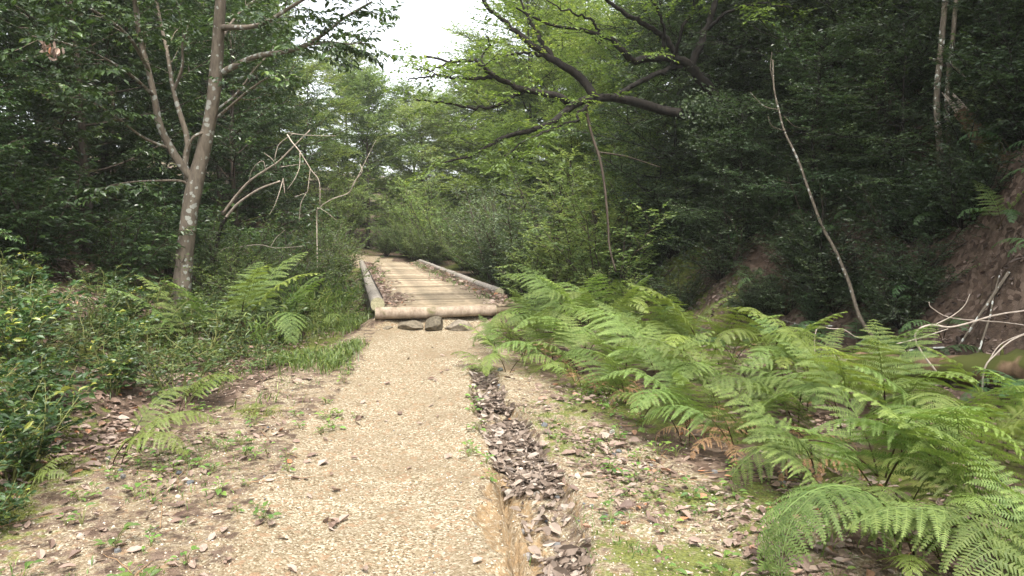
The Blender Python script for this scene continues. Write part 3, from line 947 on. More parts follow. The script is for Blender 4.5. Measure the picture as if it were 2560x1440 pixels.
def foliate(bb, bag, pts, g, sp, t0=.2, lscale=1.0, dens=1.0, tone=0.0, rad=.012):
    seg = np.linalg.norm(np.diff(pts, axis=0), axis=1)
    cum = np.concatenate([[0], np.cumsum(seg)])
    L = cum[-1]
    nb = max(2, int(L * (1 - t0) / sp['bl_gap'] * dens))
    ts = np.clip(t0 + (1 - t0) * (np.arange(nb) + g.uniform(.2, .8, nb)) / nb, 0, 1)
    for i, t in enumerate(ts):
        s = t * L
        j = min(np.searchsorted(cum, s, side='right') - 1, len(seg) - 1)
        f = (s - cum[j]) / max(seg[j], 1e-6)
        p = pts[j] + (pts[j + 1] - pts[j]) * f
        tan = unit(pts[j + 1] - pts[j])
        side = unit(np.cross(tan, UP) + g.normal(0, .1, 3)) * (1 if i % 2 else -1)
        mixv = g.uniform(.5, 1.1)
        d = unit(tan * g.uniform(.5, 1.0) + side * mixv + UP * g.normal(.05, .22))
        bl = sp['bl_len'] * lscale * (1.15 - .65 * t) * g.uniform(.55, 1.25)
        if t > .97: d = tan
        n = 5
        q = [p]
        for k in range(n - 1):
            d = unit(d + g.normal(0, .13, 3) - UP * sp['droop'] * .16)
            q.append(q[-1] + d * bl / (n - 1))
        q = np.array(q)
        bb.tube(q, np.linspace(rad, rad * .25, n), 3, cap=False)
        m = max(2, int(bl / sp['tw_gap']))
        tt = (np.arange(m) + g.uniform(0, 1, m)) / m * (n - 1) * .999
        ji = tt.astype(int)
        st = q[ji] + (q[ji + 1] - q[ji]) * (tt - ji)[:, None]
        bt = unit(q[ji + 1] - q[ji])
        sd_ = unit(np.cross(bt, UP)) * np.where(np.arange(m) % 2, 1, -1)[:, None]
        td = unit(bt * g.uniform(.4, 1, (m, 1)) + sd_ * g.uniform(.4, 1.1, (m, 1)) + g.normal(0, .18, (m, 3)) - UP * sp['droop'] * .3)
        tl = sp['tw_len'] * lscale ** .5 * g.uniform(.6, 1.3, m)
        k = sp['k']
        fr = (np.arange(k) + .6) / k
        P = (st[:, None] + td[:, None] * (tl[:, None] * fr[None])[..., None]).reshape(-1, 3)
        TD = np.repeat(td, k, axis=0)
        SD = unit(np.cross(TD, UP)) * np.tile(np.where(np.arange(k) % 2, 1, -1), m)[:, None]
        c = m * k
        D = TD * g.uniform(.4, 1.0, (c, 1)) + SD * g.uniform(.5, 1.1, (c, 1)) - UP * sp['ldroop'] * g.uniform(0, 1.6, (c, 1)) + g.normal(0, .15, (c, 3))
        N = UP + g.normal(0, sp['flat'], (c, 3))
        cl = g.normal(tone, .16)
        bag.add(P, D, N, sp['leaf'] * g.uniform(.6, 1.2, c), np.clip(.42 + cl + g.normal(0, .2, c), 0, 1))


def make_tree(seed, h, r, cb, spk, bark, lmat, nlimb=30, trunk_r=None, lean=(0, 0), dens=1.0, top=1.0, flatness=0.0, lscale=1.0, low=0.75):
    g = np.random.default_rng(seed)
    sp = SP[spk]
    trunk_r = trunk_r or .016 * h + .02
    n = 12
    t = np.linspace(-.04, 1, n)
    wob = np.cumsum(g.normal(0, .035 * h / n * 2, (n, 2)), 0)
    wob -= wob[0]
    tp = np.stack([lean[0] * h * t + wob[:, 0], lean[1] * h * t + wob[:, 1], h * t], 1)
    bb, bag = Buf(), Bag()
    bb.tube(tp, trunk_r * np.interp(t, [-.04, .03, .1, 1], [1.5, 1.15, 1, .18]), 8, wob=.05)
    az = g.uniform(0, 6.28)
    for i in range(nlimb):
        f = (i + g.uniform(0, .9)) / nlimb
        zt = cb / h + (1 - cb / h) * f * .97
        p = np.array([np.interp(zt, t, tp[:, k]) for k in range(3)])
        az += 2.4 + g.normal(0, .3)
        L = r * (low + (1 - low) * math.sin(min(f / .35, 1) * 1.57)) * math.sqrt(max(0.06, 1 - max(0, (f - .35) / .68) ** 2)) * g.uniform(.7, 1.15)
        el = R(np.interp(f, [0, .5, 1], [2, 25, 70])) * (1 - flatness) + g.normal(0, .12)
        d = np.array([math.cos(az) * math.cos(el), math.sin(az) * math.cos(el), math.sin(el)])
        q = limb_pts(p, d, L, g, 7, .14, .02)
        lr = trunk_r * (.42 - .28 * f)
        bb.tube(q, np.linspace(lr, lr * .22, 7), 4, cap=False)
        foliate(bb, bag, q, g, sp, .22, lscale, dens, tone=g.normal(0, .08))
    return bb.mesh('trunk', bark, True), bag.mesh('crown', lmat, sp['w'], sp['tpl'])


def make_bush(seed, h, r, spk, bark, lmat, nstem=9, dens=1.0, lscale=1.0, upright=.8):
    g = np.random.default_rng(seed)
    sp = SP[spk]
    bb, bag = Buf(), Bag()
    az = g.uniform(0, 6)
    for i in range(nstem):
        az += 2.4 + g.normal(0, .4)
        sprd = r / h * g.uniform(.15, 1.1)
        d = unit(np.array([math.cos(az) * sprd, math.sin(az) * sprd, upright]))
        L = h * g.uniform(.65, 1.1) * (1 + .3 * sprd)
        q = limb_pts([math.cos(az) * .04, math.sin(az) * .04, -.04], d, L, g, 7, .13, .03)
        bb.tube(q, np.linspace(.006 + .008 * h, .003, 7), 4, cap=False)
        foliate(bb, bag, q, g, sp, .12, lscale, dens, tone=g.normal(0, .08), rad=.004 + .002 * h)
    return bb.mesh('stems', bark, True), bag.mesh('foliage', lmat, sp['w'], sp['tpl'])


def put(name, meshes, names, label, cat, group, x, y, rz=0, s=1.0, z=None, tilt=(0, 0)):
    t = thing(name, label, cat, (x, y, gz(x, y) if z is None else z), rz, group, s, tilt)
    for nm, me in zip(names, meshes):
        part(nm, me, t, kind='stuff' if nm in ('crown', 'foliage') else None)
    return t


TC, SF = ('trunk', 'crown'), ('stems', 'foliage')
EVER = [make_tree(400 + k, 6.5, 2.5, .5, 'ever', M_BARK, M_EVER, 38, lean=(.03 * k - .05, .02), trunk_r=.07) for k in range(4)]
LIGHT = [make_tree(420 + k, 7.5, 2.9, 1.2, 'light', M_BARK_BLACK, M_LIGHT, 36, trunk_r=.08, flatness=.35) for k in range(3)]
MIDT = [make_tree(440 + k, 8.5, 3.3, .9, 'far', M_BARK, M_MID, 42, trunk_r=.11) for k in range(3)]
FARL = [make_tree(460 + k, 8.5, 3.3, .9, 'far', M_BARK, M_LIGHTENED, 42, trunk_r=.10, flatness=.25) for k in range(3)]
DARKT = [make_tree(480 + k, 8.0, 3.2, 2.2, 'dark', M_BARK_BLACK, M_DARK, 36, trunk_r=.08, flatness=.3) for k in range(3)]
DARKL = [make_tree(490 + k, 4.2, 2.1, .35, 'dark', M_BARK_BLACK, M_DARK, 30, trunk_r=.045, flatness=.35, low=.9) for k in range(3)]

# ---- slope behind the lichen tree
for k, (x, y, s) in enumerate(((-7.4, 7.9, .85), (-6.4, 10.6, .9), (-9.2, 9.6, 1.0), (-7.6, 13.2, 1.0), (-11, 12.5, 1.15), (-6.0, 15.4, .95), (-9.5, 16.5, 1.1), (-13, 9.5, 1.2),
                              (-8.0, 19.5, 1.1), (-10.5, 21, 1.3), (-14, 16, 1.3), (-5.9, 7.2, .45), (-16, 22, 1.5), (-9.9, 25, 1.3), (-7.0, 12.0, .6), (-12, 18, 1.3), (-17, 13, 1.5), (-13.5, 26, 1.5), (-20, 17, 1.7), (-19, 27, 1.8), (-24, 22, 1.9), (-8.2, 6.0, .8), (-10.5, 6.8, 1.1), (-8.0, 22.0, 1.0))):
    big = s > .7
    where = 'low on the slope beside the lichen-spotted tree' if x > -9.3 and y < 11 else 'behind the bleached dead tree' if y < 17 and x > -8 else 'high on the slope above the lichen-spotted tree' if y < 17 else 'far behind the dead tree towards the bridge end'
    lab = ('glossy-leaved evergreen tree ' if big else 'low glossy-leaved evergreen sapling ') + where
    put('evergreen_tree', EVER[k % 4], TC, lab, 'tree', 'evergreens ' + where, x, y, k * 1.7, s)
# ---- beyond the bridge, leaf colour lightened in place of light and haze
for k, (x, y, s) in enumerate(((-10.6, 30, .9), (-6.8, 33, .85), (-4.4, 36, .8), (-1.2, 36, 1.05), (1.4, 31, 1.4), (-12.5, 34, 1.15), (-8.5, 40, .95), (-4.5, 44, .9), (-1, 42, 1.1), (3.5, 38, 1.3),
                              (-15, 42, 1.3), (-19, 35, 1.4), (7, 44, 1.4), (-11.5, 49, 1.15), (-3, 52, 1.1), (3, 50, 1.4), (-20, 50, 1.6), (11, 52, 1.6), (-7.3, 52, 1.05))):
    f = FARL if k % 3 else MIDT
    put('woodland_tree', f[k % 3], TC, 'pale green tree in the wood beyond the bridge, leaf colour lightened for sunlight' if k % 3 else 'darker full-crowned tree in the wood beyond the bridge', 'tree',
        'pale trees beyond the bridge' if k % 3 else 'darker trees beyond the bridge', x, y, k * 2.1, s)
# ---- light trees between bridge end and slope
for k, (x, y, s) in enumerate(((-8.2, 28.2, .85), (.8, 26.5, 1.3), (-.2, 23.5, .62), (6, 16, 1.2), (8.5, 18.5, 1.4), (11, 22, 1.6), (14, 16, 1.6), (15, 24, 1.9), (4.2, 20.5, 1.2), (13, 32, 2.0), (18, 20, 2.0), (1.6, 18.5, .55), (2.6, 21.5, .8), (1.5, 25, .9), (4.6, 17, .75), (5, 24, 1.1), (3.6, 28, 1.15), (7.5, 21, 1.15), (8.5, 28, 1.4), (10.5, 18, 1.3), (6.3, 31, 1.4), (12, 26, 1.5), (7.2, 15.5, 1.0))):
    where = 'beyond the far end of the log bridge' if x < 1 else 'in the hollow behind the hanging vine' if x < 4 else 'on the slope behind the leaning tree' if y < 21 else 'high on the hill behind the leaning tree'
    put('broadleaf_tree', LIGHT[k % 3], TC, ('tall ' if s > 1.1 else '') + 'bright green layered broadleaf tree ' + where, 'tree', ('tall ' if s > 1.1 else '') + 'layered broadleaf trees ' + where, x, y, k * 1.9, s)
# ---- dark trees on the steep slope; near ones out of view added to shade it
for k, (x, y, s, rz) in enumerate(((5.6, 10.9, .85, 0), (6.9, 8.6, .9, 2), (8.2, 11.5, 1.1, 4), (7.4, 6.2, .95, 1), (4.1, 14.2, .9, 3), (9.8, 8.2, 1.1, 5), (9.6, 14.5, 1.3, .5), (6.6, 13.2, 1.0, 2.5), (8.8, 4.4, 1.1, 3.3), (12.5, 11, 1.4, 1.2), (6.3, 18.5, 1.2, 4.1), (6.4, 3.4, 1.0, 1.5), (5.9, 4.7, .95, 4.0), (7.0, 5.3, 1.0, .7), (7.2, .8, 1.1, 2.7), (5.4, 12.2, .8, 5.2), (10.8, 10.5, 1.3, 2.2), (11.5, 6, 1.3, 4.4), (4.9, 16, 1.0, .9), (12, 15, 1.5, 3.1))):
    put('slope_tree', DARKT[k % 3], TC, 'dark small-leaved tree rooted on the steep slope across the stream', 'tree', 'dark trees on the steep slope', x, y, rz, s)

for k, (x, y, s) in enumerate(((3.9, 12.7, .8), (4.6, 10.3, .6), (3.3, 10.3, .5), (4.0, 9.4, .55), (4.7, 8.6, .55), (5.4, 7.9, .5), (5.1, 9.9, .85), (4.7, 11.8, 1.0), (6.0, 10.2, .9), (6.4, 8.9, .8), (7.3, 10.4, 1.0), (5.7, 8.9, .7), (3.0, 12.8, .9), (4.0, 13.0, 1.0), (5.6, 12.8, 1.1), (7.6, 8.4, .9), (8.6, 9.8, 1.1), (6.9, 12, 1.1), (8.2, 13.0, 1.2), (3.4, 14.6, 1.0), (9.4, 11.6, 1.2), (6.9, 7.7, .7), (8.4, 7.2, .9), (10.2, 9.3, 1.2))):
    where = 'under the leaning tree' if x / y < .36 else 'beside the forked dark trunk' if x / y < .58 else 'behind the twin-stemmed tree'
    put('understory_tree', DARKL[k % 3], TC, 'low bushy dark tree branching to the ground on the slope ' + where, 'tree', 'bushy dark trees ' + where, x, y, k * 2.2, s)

# ------------------------------------------------------------------ traced trees
def trace(pl):
    """[(u, v, Y), ...] -> points"""
    return np.array([at(*p) for p in pl])


def local(pts, base):
    return np.asarray(pts) - base


# the lichen-spotted tree beside the path
base = at(452, 752, 9.0); base[2] = gz(base[0], base[1])
t = thing('lichen_tree', 'forked tree with pale lichen spots on its trunk, glossy leaves, beside the path', 'tree', base)
g = np.random.default_rng(77)
bb, bag = Buf(), Bag()
tr = local(curve_pts(trace([(447, 800, 9), (455, 720, 9), (464, 620, 9), (476, 520, 9), (490, 450, 9), (517, 340, 9), (534, 240, 8.95), (544, 120, 8.9), (552, 0, 8.8), (562, -160, 8.8), (575, -380, 8.7)]), 40), base)
tr[0][2] -= .15
bb.tube(tr, [.14, .115, .107, .103, .103, .09, .078, .078, .07, .06, .045, .03], 14, wob=.03)
limbs = [([(488, 455, 9), (455, 415, 8.95), (425, 368, 8.9), (398, 310, 8.8), (387, 250, 8.75), (370, 170, 8.7), (346, 80, 8.6), (332, -40, 8.5), (300, -200, 8.3)], .058, .02, .5),
         ([(474, 470, 9.02), (462, 410, 9.15), (470, 355, 9.2), (450, 285, 9.2), (432, 220, 9.2), (418, 130, 9.3), (398, 40, 9.4), (380, -80, 9.4)], .045, .015, .5),
         ([(434, 228, 9.2), (456, 165, 9.15), (456, 110, 9.1), (470, 70, 9.1)], .022, .01, .5),
         ([(525, 330, 9), (498, 335, 8.9), (478, 350, 8.85), (466, 390, 8.9)], .024, .012, 2),
         ([(556, 182, 8.95), (600, 158, 8.8), (650, 138, 8.7), (705, 131, 8.6), (760, 115, 8.5), (810, 85, 8.4), (860, 45, 8.3), (930, 5, 8.1)], .04, .012, .38),
         ([(548, 70, 8.9), (575, 68, 8.7), (620, 68, 8.5), (665, 55, 8.3), (740, 10, 8.1), (840, -50, 7.9)], .042, .012, .3),
         ([(545, 292, 9), (585, 258, 8.8), (630, 220, 8.6), (680, 190, 8.4), (720, 200, 8.2)], .02, .006, .3),
         ([(541, 275, 9), (590, 235, 9.1), (640, 170, 9.2), (690, 120, 9.3)], .016, .005, .4),
         ([(472, 470, 9), (455, 453, 8.9), (390, 452, 8.6), (320, 456, 8.3), (260, 470, 8.1)], .02, .006, .5),
         ([(425, 372, 8.9), (360, 345, 8.6), (300, 300, 8.3), (240, 260, 8), (190, 230, 7.7)], .02, .006, .35),
         ([(385, 240, 8.75), (330, 190, 8.3), (250, 140, 7.9), (170, 110, 7.5), (80, 90, 7.2)], .022, .006, .25),
         ([(372, 175, 8.7), (320, 90, 8.2), (240, 30, 7.8), (150, -10, 7.4), (60, -30, 7.1)], .022, .006, .25),
         ([(550, -60, 8.8), (640, -120, 8.4), (760, -160, 8), (900, -130, 7.7)], .03, .008, .25),
         ([(555, -90, 8.8), (480, -150, 8.2), (380, -190, 7.6), (260, -200, 7.2)], .03, .008, .25),
         ([(334, -40, 8.5), (250, -110, 8), (150, -150, 7.6), (40, -130, 7.3)], .025, .008, .25),
         ([(565, -180, 8.8), (600, -260, 9.4), (650, -300, 10)], .03, .008, .25), ([(570, -250, 8.8), (520, -330, 8.2), (470, -400, 7.6)], .03, .008, .2),
         ([(546, 110, 8.9), (600, 30, 9.6), (680, -30, 10.2)], .02, .006, .3),
         ([(760, 115, 8.5), (820, 105, 8.3), (880, 110, 8.1), (930, 95, 8)], .012, .005, .1)]
for pl, r0, r1, t0 in limbs:
    q = local(curve_pts(trace(pl), 16), base)
    bb.tube(q, np.linspace(r0, r1, 16), 8, cap=False, wob=.03)
    if t0 < 1:
        foliate(bb, bag, q, g, SP['everN'], t0, .95, .95, tone=.05, rad=.007)
part('trunk', bb.mesh('trunk', M_BARK_MAIN, True), t)
part('crown', bag.mesh('crown', M_EVER, .5, LEAF6), t, kind='stuff')

# the dark tree leaning out over the stream
base = at(1985, 560, 11.7); base[2] = gz(base[0], base[1])
t = thing('leaning_tree', 'dark leaning tree with long bare limbs reaching out over the stream', 'tree', base)
bb, bag = Buf(), Bag()
g = np.random.default_rng(78)
gb = base.copy(); gb[2] -= .3
TW = [([None, (1920, 430, 11.5), (1840, 335, 11.3), (1760, 300, 11), (1680, 283, 10.8), (1600, 258, 10.5), (1510, 243, 10.2), (1440, 262, 10), (1390, 300, 9.8), (1330, 325, 9.7), (1260, 345, 9.6), (1180, 385, 9.4), (1100, 410, 9.3)], .108, .012, .5),
      ([(1485, 243, 10.1), (1450, 190, 10.1), (1400, 160, 10), (1365, 140, 10), (1310, 95, 10), (1270, 60, 10), (1220, 20, 9.9), (1180, -40, 9.8)], .065, .02, .3),
      ([(1385, 150, 10), (1355, 105, 10.1), (1335, 70, 10.2), (1320, 40, 10.2), (1290, -20, 10.3)], .04, .012, .3),
      ([(1362, 140, 10), (1310, 133, 9.9), (1250, 140, 9.7), (1195, 180, 9.6)], .025, .008, .3),
      ([(1420, 258, 10), (1395, 238, 9.9), (1320, 225, 9.8), (1265, 208, 9.7), (1225, 180, 9.6), (1190, 155, 9.5), (1130, 152, 9.4), (1060, 140, 9.2)], .055, .012, .3),
      ([(1240, 195, 9.7), (1218, 175, 9.8), (1205, 140, 9.9), (1225, 112, 10), (1215, 85, 10)], .022, .008, .4),
      ([(1310, 228, 9.8), (1250, 260, 9.7), (1200, 270, 9.6), (1120, 258, 9.5), (1040, 250, 9.4)], .03, .01, .25),
      ([(1230, 195, 9.7), (1150, 195, 9.5), (1090, 190, 9.3), (1020, 200, 9.1)], .025, .008, .3),
      ([(1540, 240, 10.3), (1600, 205, 10.7), (1660, 178, 11), (1705, 165, 11.2)], .035, .045, 2),
      ([(1475, 255, 10.1), (1445, 280, 9.9), (1440, 300, 9.8), (1380, 320, 9.5), (1320, 350, 9.3), (1260, 390, 9.2)], .025, .008, .3),
      ([(1870, 370, 11.4), (1800, 260, 11.4), (1755, 200, 11.3), (1722, 162, 11.2), (1690, 146, 11.1), (1620, 145, 10.8), (1578, 152, 10.6), (1545, 110, 10.5), (1515, 92, 10.4), (1460, 75, 10.2), (1380, 65, 10), (1290, 20, 9.8)], .10, .012, .45),
      ([(1730, 165, 11.2), (1755, 100, 11.2), (1775, 45, 11.2), (1795, -20, 11.2), (1810, -140, 11.2)], .065, .035, .4),
      ([(1690, 146, 11.1), (1660, 90, 11), (1610, 60, 10.8), (1560, 35, 10.7), (1510, -5, 10.5), (1440, -60, 10.2)], .05, .02, .35),
      ([(1650, 150, 11), (1660, 70, 10.8), (1630, 0, 10.6), (1600, -80, 10.5)], .03, .012, .3),
      ([(1680, 165, 11), (1710, 60, 10.6), (1740, 10, 10.5), (1690, -60, 10.3)], .028, .01, .3),
      ([(1505, 100, 10.4), (1480, 50, 10.2), (1420, 30, 10), (1350, -10, 9.9)], .022, .008, .3),
      ([(1765, 80, 11.2), (1820, 30, 10.8), (1900, 10, 10.3), (1980, 20, 9.8)], .03, .008, .25),
      ([(1800, -30, 11.2), (1700, -110, 10.5), (1580, -140, 9.8), (1450, -120, 9.3)], .04, .01, .2),
      ([(1800, -50, 11.2), (1900, -120, 11), (2020, -150, 10.6)], .04, .01, .2),
      ([(1130, 152, 9.4), (1080, 175, 9.2), (1030, 170, 9.0)], .014, .005, .1)]
for pl, r0, r1, t0 in TW:
    q = np.array([gb if p is None else at(*p) for p in pl])
    q = local(curve_pts(q, 26), base)
    q[1:-1] += g.normal(0, .012, q[1:-1].shape)
    bb.tube(q, np.linspace(r0, r1, 26), 9, cap=False, wob=.05)
    if t0 < 1:
        foliate(bb, bag, q, g, SP['light'], t0 * 1.1, 1.0, .5, rad=.006)
part('trunk', bb.mesh('trunk', M_BARK_BLACK, True), t)
part('crown', bag.mesh('crown', M_LIGHT, .55, LEAF2), t, kind='stuff')
# ivy on its trunk
bag = Bag()
g = np.random.default_rng(79)
n = 7500
axp = curve_pts([gb, at(1920, 430, 11.5), at(1840, 335, 11.3), at(1770, 300, 11.05), at(1715, 290, 10.9)], 60)
P = axp[g.integers(0, 60, n)] + g.normal(0, .13, (n, 3)) + np.array([.05, -.05, .05])
ivy_b = Buf()
add_leaves(ivy_b, local(P, base), g.normal(0, 1, (n, 3)) - UP * .6, g.normal(0, .6, (n, 3)) + np.array([0, -.6, .6]), g.uniform(.04, .075, n), .8, LEAF2, g.random(n))
part('ivy', ivy_b.mesh('ivy', M_DARK), t, kind='stuff')


def stick(name, label, cat, pls, mat, group=None, sides=7, leaves=None):
    """a traced stem: pls = [([(u,v,Y)...], r0, r1), ...]; its first point is the base"""
    base = at(*pls[0][0][0])
    zg = gz(base[0], base[1])
    rooted = name in ('dead_tree', 'slender_trunk', 'bare_trunk', 'leaning_pole_tree', 'fallen_branch', 'bent_twig') and base[2] > zg - .05
    if rooted:                                        # the stem reaches down to the soil
        base = np.array([base[0], base[1], zg - .08])
    t = thing(name, label, cat, base, group=group)
    bb = Buf()
    for k, (pl, r0, r1, *mm) in enumerate(pls):
        tp_ = trace(pl)
        if rooted and k == 0:
            tp_ = np.vstack([base[None], tp_])
        q = local(curve_pts(tp_, max(8, 4 * len(pl))), base)
        b1 = bb if k == 0 else Buf()
        b1.tube(q, np.linspace(r0, r1, len(q)), sides, wob=.04)
        part('stem' if k == 0 else 'branch', b1.mesh('stem', mm[0] if mm else mat, True), t)
    return t


stick('dead_tree', 'dead bent tree with bleached bare branches behind the lichen-spotted tree', 'dead tree', [
    ([(528, 690, 11), (540, 620, 11), (552, 570, 11), (566, 542, 11)], 0.0364, 0.0263, M_BARK_BLACK),
    ([(562, 548, 11), (572, 535, 11), (600, 505, 10.9), (650, 472, 10.8), (700, 453, 10.7)], 0.0258, 0.0131),
    ([(556, 536, 11), (590, 490, 10.9), (625, 452, 10.8), (672, 420, 10.7), (695, 405, 10.6), (735, 365, 10.5), (775, 325, 10.4)], 0.0224, 0.0073),
    ([(718, 336, 10.5), (730, 355, 10.4), (750, 380, 10.3), (778, 425, 10.3), (798, 455, 10.3), (800, 515, 10.3)], 0.0101, 0.0053),
    ([(750, 382, 10.4), (748, 420, 10.3), (735, 450, 10.2), (718, 474, 10.2)], 0.0067, 0.0037),
    ([(708, 446, 10.7), (700, 475, 10.6), (688, 510, 10.5), (672, 540, 10.5)], 0.0078, 0.0037),
    ([(708, 446, 10.7), (712, 484, 10.7)], 0.0078, 0.0063),
    ([(622, 458, 10.8), (628, 430, 10.7), (642, 410, 10.6), (658, 403, 10.6), (664, 425, 10.6)], 0.0078, 0.0042),
    ([(690, 420, 10.6), (682, 400, 10.5), (660, 382, 10.5)], 0.0073, 0.0037),
    ([(686, 400, 10.6), (695, 365, 10.6), (712, 348, 10.6), (735, 333, 10.6)], 0.0067, 0.0037),
    ([(698, 418, 10.6), (740, 412, 10.5), (765, 410, 10.4)], 0.0056, 0.0026),
    ([(720, 332, 10.5), (765, 338, 10.4), (840, 340, 10.2)], 0.0062, 0.0026),
    ([(776, 420, 10.3), (770, 470, 10.3), (765, 482, 10.3), (735, 492, 10.2)], 0.0062, 0.0026),
    ([(764, 485, 10.3), (752, 510, 10.3), (748, 555, 10.3)], 0.0056, 0.0032)], M_DEAD)
stick('fallen_branch', 'long bleached dead branch leaning over the shrubs beside the kerb log', 'branch', [
    ([(792, 560, 13), (800, 520, 12.9), (830, 498, 12.8), (872, 482, 12.7), (885, 455, 12.6), (905, 430, 12.5), (900, 410, 12.5)], 0.0101, 0.0063),
    ([(800, 520, 12.9), (822, 535, 12.7), (840, 550, 12.6)], 0.0045, 0.0021), ([(880, 470, 12.7), (915, 400, 12.9), (940, 350, 13)], 0.0045, 0.0021)], M_DEAD)
stick('fallen_branch', 'thin grey dead branch lying low between lichen tree and bridge', 'branch', [
    ([(545, 638, 10.5), (600, 618, 10.2), (650, 612, 10), (690, 620, 9.9), (760, 615, 9.8)], 0.0067, 0.0032),
    ([(676, 618, 9.9), (690, 595, 9.9), (712, 575, 9.9)], 0.0045, 0.0021)], M_DEAD)
stick('leaning_pole_tree', 'slender pale dead stem leaning down the slope into the stream bed', 'dead tree', [
    ([(2245, 895, 7.0), (2190, 850, 7.1), (2150, 795, 7.2), (2120, 700, 7.5), (2085, 620, 7.8), (2055, 565, 8), (2020, 470, 8.3), (1995, 400, 8.5), (1962, 330, 8.8), (1948, 280, 9), (1935, 220, 9.2), (1932, 150, 9.4)], 0.0224, 0.0098),
    ([(1948, 275, 9), (1910, 265, 9.1), (1875, 230, 9.2)], 0.0070, 0.0035), ([(1932, 200, 9.3), (1926, 170, 9.3), (1930, 130, 9.4)], 0.0084, 0.0042),
    ([(1962, 328, 8.8), (1930, 315, 8.7), (1920, 290, 8.7)], 0.0070, 0.0035), ([(1960, 290, 9), (1985, 315, 8.9), (2010, 320, 8.8)], 0.0056, 0.0028)], M_BARK_DULL)
stick('bent_twig', 'pale arching dead branch hooked over beside the mossy fallen log', 'branch', [
    ([(2600, 785, 5.6), (2540, 780, 5.6), (2480, 790, 5.6), (2420, 808, 5.6), (2372, 818, 5.6), (2330, 812, 5.6), (2296, 824, 5.6), (2288, 850, 5.6), (2310, 890, 5.6), (2340, 928, 5.6)], 0.0070, 0.0084),
    ([(2575, 815, 5.7), (2500, 805, 5.7), (2380, 795, 5.7), (2330, 770, 5.7), (2322, 755, 5.7)], 0.0049, 0.0028),
    ([(2330, 815, 5.6), (2380, 790, 5.6), (2410, 765, 5.6), (2425, 735, 5.6)], 0.0049, 0.0028),
    ([(2240, 860, 5.6), (2300, 845, 5.6), (2370, 822, 5.6)], 0.0042, 0.0042)], M_DEAD)
stick('bent_twig', 'pale curved twig rising from the bracken at the foot of the bank', 'branch', [
    ([(2460, 925, 5.4), (2490, 885, 5.4), (2530, 850, 5.4), (2590, 825, 5.4)], 0.0070, 0.0049),
    ([(2470, 905, 5.4), (2500, 862, 5.5), (2550, 838, 5.5), (2600, 822, 5.5)], 0.0042, 0.0035)], M_DEAD)
stick('bent_twig', 'short pale crooked twig on the litter behind the bracken', 'branch', [
    ([(2040, 826, 6.9), (2080, 822, 6.9), (2110, 824, 6.9), (2135, 840, 6.9), (2150, 845, 6.9)], 0.0056, 0.0028)], M_DEAD)
for k, (pls, lab) in enumerate((
        ([([(2352, 405, 8), (2346, 330, 8), (2342, 240, 8), (2350, 150, 8), (2358, 60, 8), (2366, -40, 8), (2370, -200, 8)], .038, .028)], 'slender pale trunk of a twin-stemmed tree on the slope, mossy at its foot'),
        ([([(2378, 415, 8.1), (2368, 300, 8.1), (2370, 200, 8.05), (2382, 100, 8), (2390, 0, 8), (2405, -160, 8)], .030, .022), ([(2362, 165, 8.05), (2340, 150, 7.9), (2325, 148, 7.8)], .014, .01), ([(2366, 155, 8.05), (2395, 175, 7.9), (2420, 205, 7.8)], .016, .01)], 'thinner reddish trunk of the twin-stemmed tree with crossed broken branches'))):
    stick('slender_trunk', lab, 'tree', pls, M_BARK_PALE)
stick('vine', 'dark vine hanging straight down from the limb over the stream', 'vine', [
    ([(1465, 262, 10.1), (1468, 290, 10.1), (1482, 345, 10.1), (1500, 400, 10.1), (1512, 470, 10.1), (1520, 560, 10.1), (1524, 620, 10.1), (1540, 680, 10.1)], .024, .012),
    ([(1496, 380, 10.1), (1560, 390, 10.4), (1610, 405, 10.8), (1650, 418, 11)], .012, .008)], M_BARK)
DK = [([([(2180, 400, 11), (2190, 330, 11), (2192, 250, 11), (2195, 180, 11), (2200, 90, 11), (2215, 30, 11), (2225, -60, 11)], .06, .04), ([(2198, 145, 11), (2240, 115, 10.7), (2275, 85, 10.4), (2330, 50, 10)], .03, .012),
        ([(2200, 70, 11), (2150, 55, 10.6), (2100, 40, 10.2), (2060, 5, 10)], .03, .012), ([(2192, 215, 11), (2150, 160, 10.8), (2100, 140, 10.6), (2040, 145, 10.4)], .028, .008)], 'dark forked trunk with spreading bare limbs on the steep slope'),
      ([([(1870, 420, 13), (1862, 300, 13), (1858, 180, 13), (1850, 60, 13), (1846, -80, 13)], .11, .09)], 'straight ivy-dark trunk behind the leaning tree'),
      ([([(1905, 340, 14), (1900, 200, 14), (1890, 90, 14), (1882, -60, 14)], .08, .06)], 'second straight dark trunk behind the leaning tree, slimmer'),
      ([([(2022, 300, 14), (2020, 150, 14), (2018, 40, 14), (2016, -80, 14)], .06, .045)], 'thin dark trunk in the shade between leaning tree and forked trunk'),
      ([([(2295, 345, 10), (2262, 290, 10.1), (2240, 235, 10.2), (2220, 205, 10.3)], .04, .02)], 'mottled dead trunk slanting up the slope from the log'),
      ([([(2140, 320, 10.5), (2170, 290, 10.5), (2192, 230, 10.6)], .035, .02)], 'short slanting stem crossing the forked trunk'),
      ([([(2230, 425, 9.5), (2212, 380, 9.5), (2208, 340, 9.5)], .022, .015)], 'short upright stub of pale stem on the slope'),
      ([([(2230, 380, 10), (2228, 320, 10), (2225, 260, 10), (2205, 190, 10)], .03, .018)], 'thin grey trunk close beside the forked trunk')]
for k, (pls, lab) in enumerate(DK):
    stick('bare_trunk', lab, 'tree', pls, M_BARK_BLACK if k in (0, 1, 2, 3) else M_BARK_PALE)
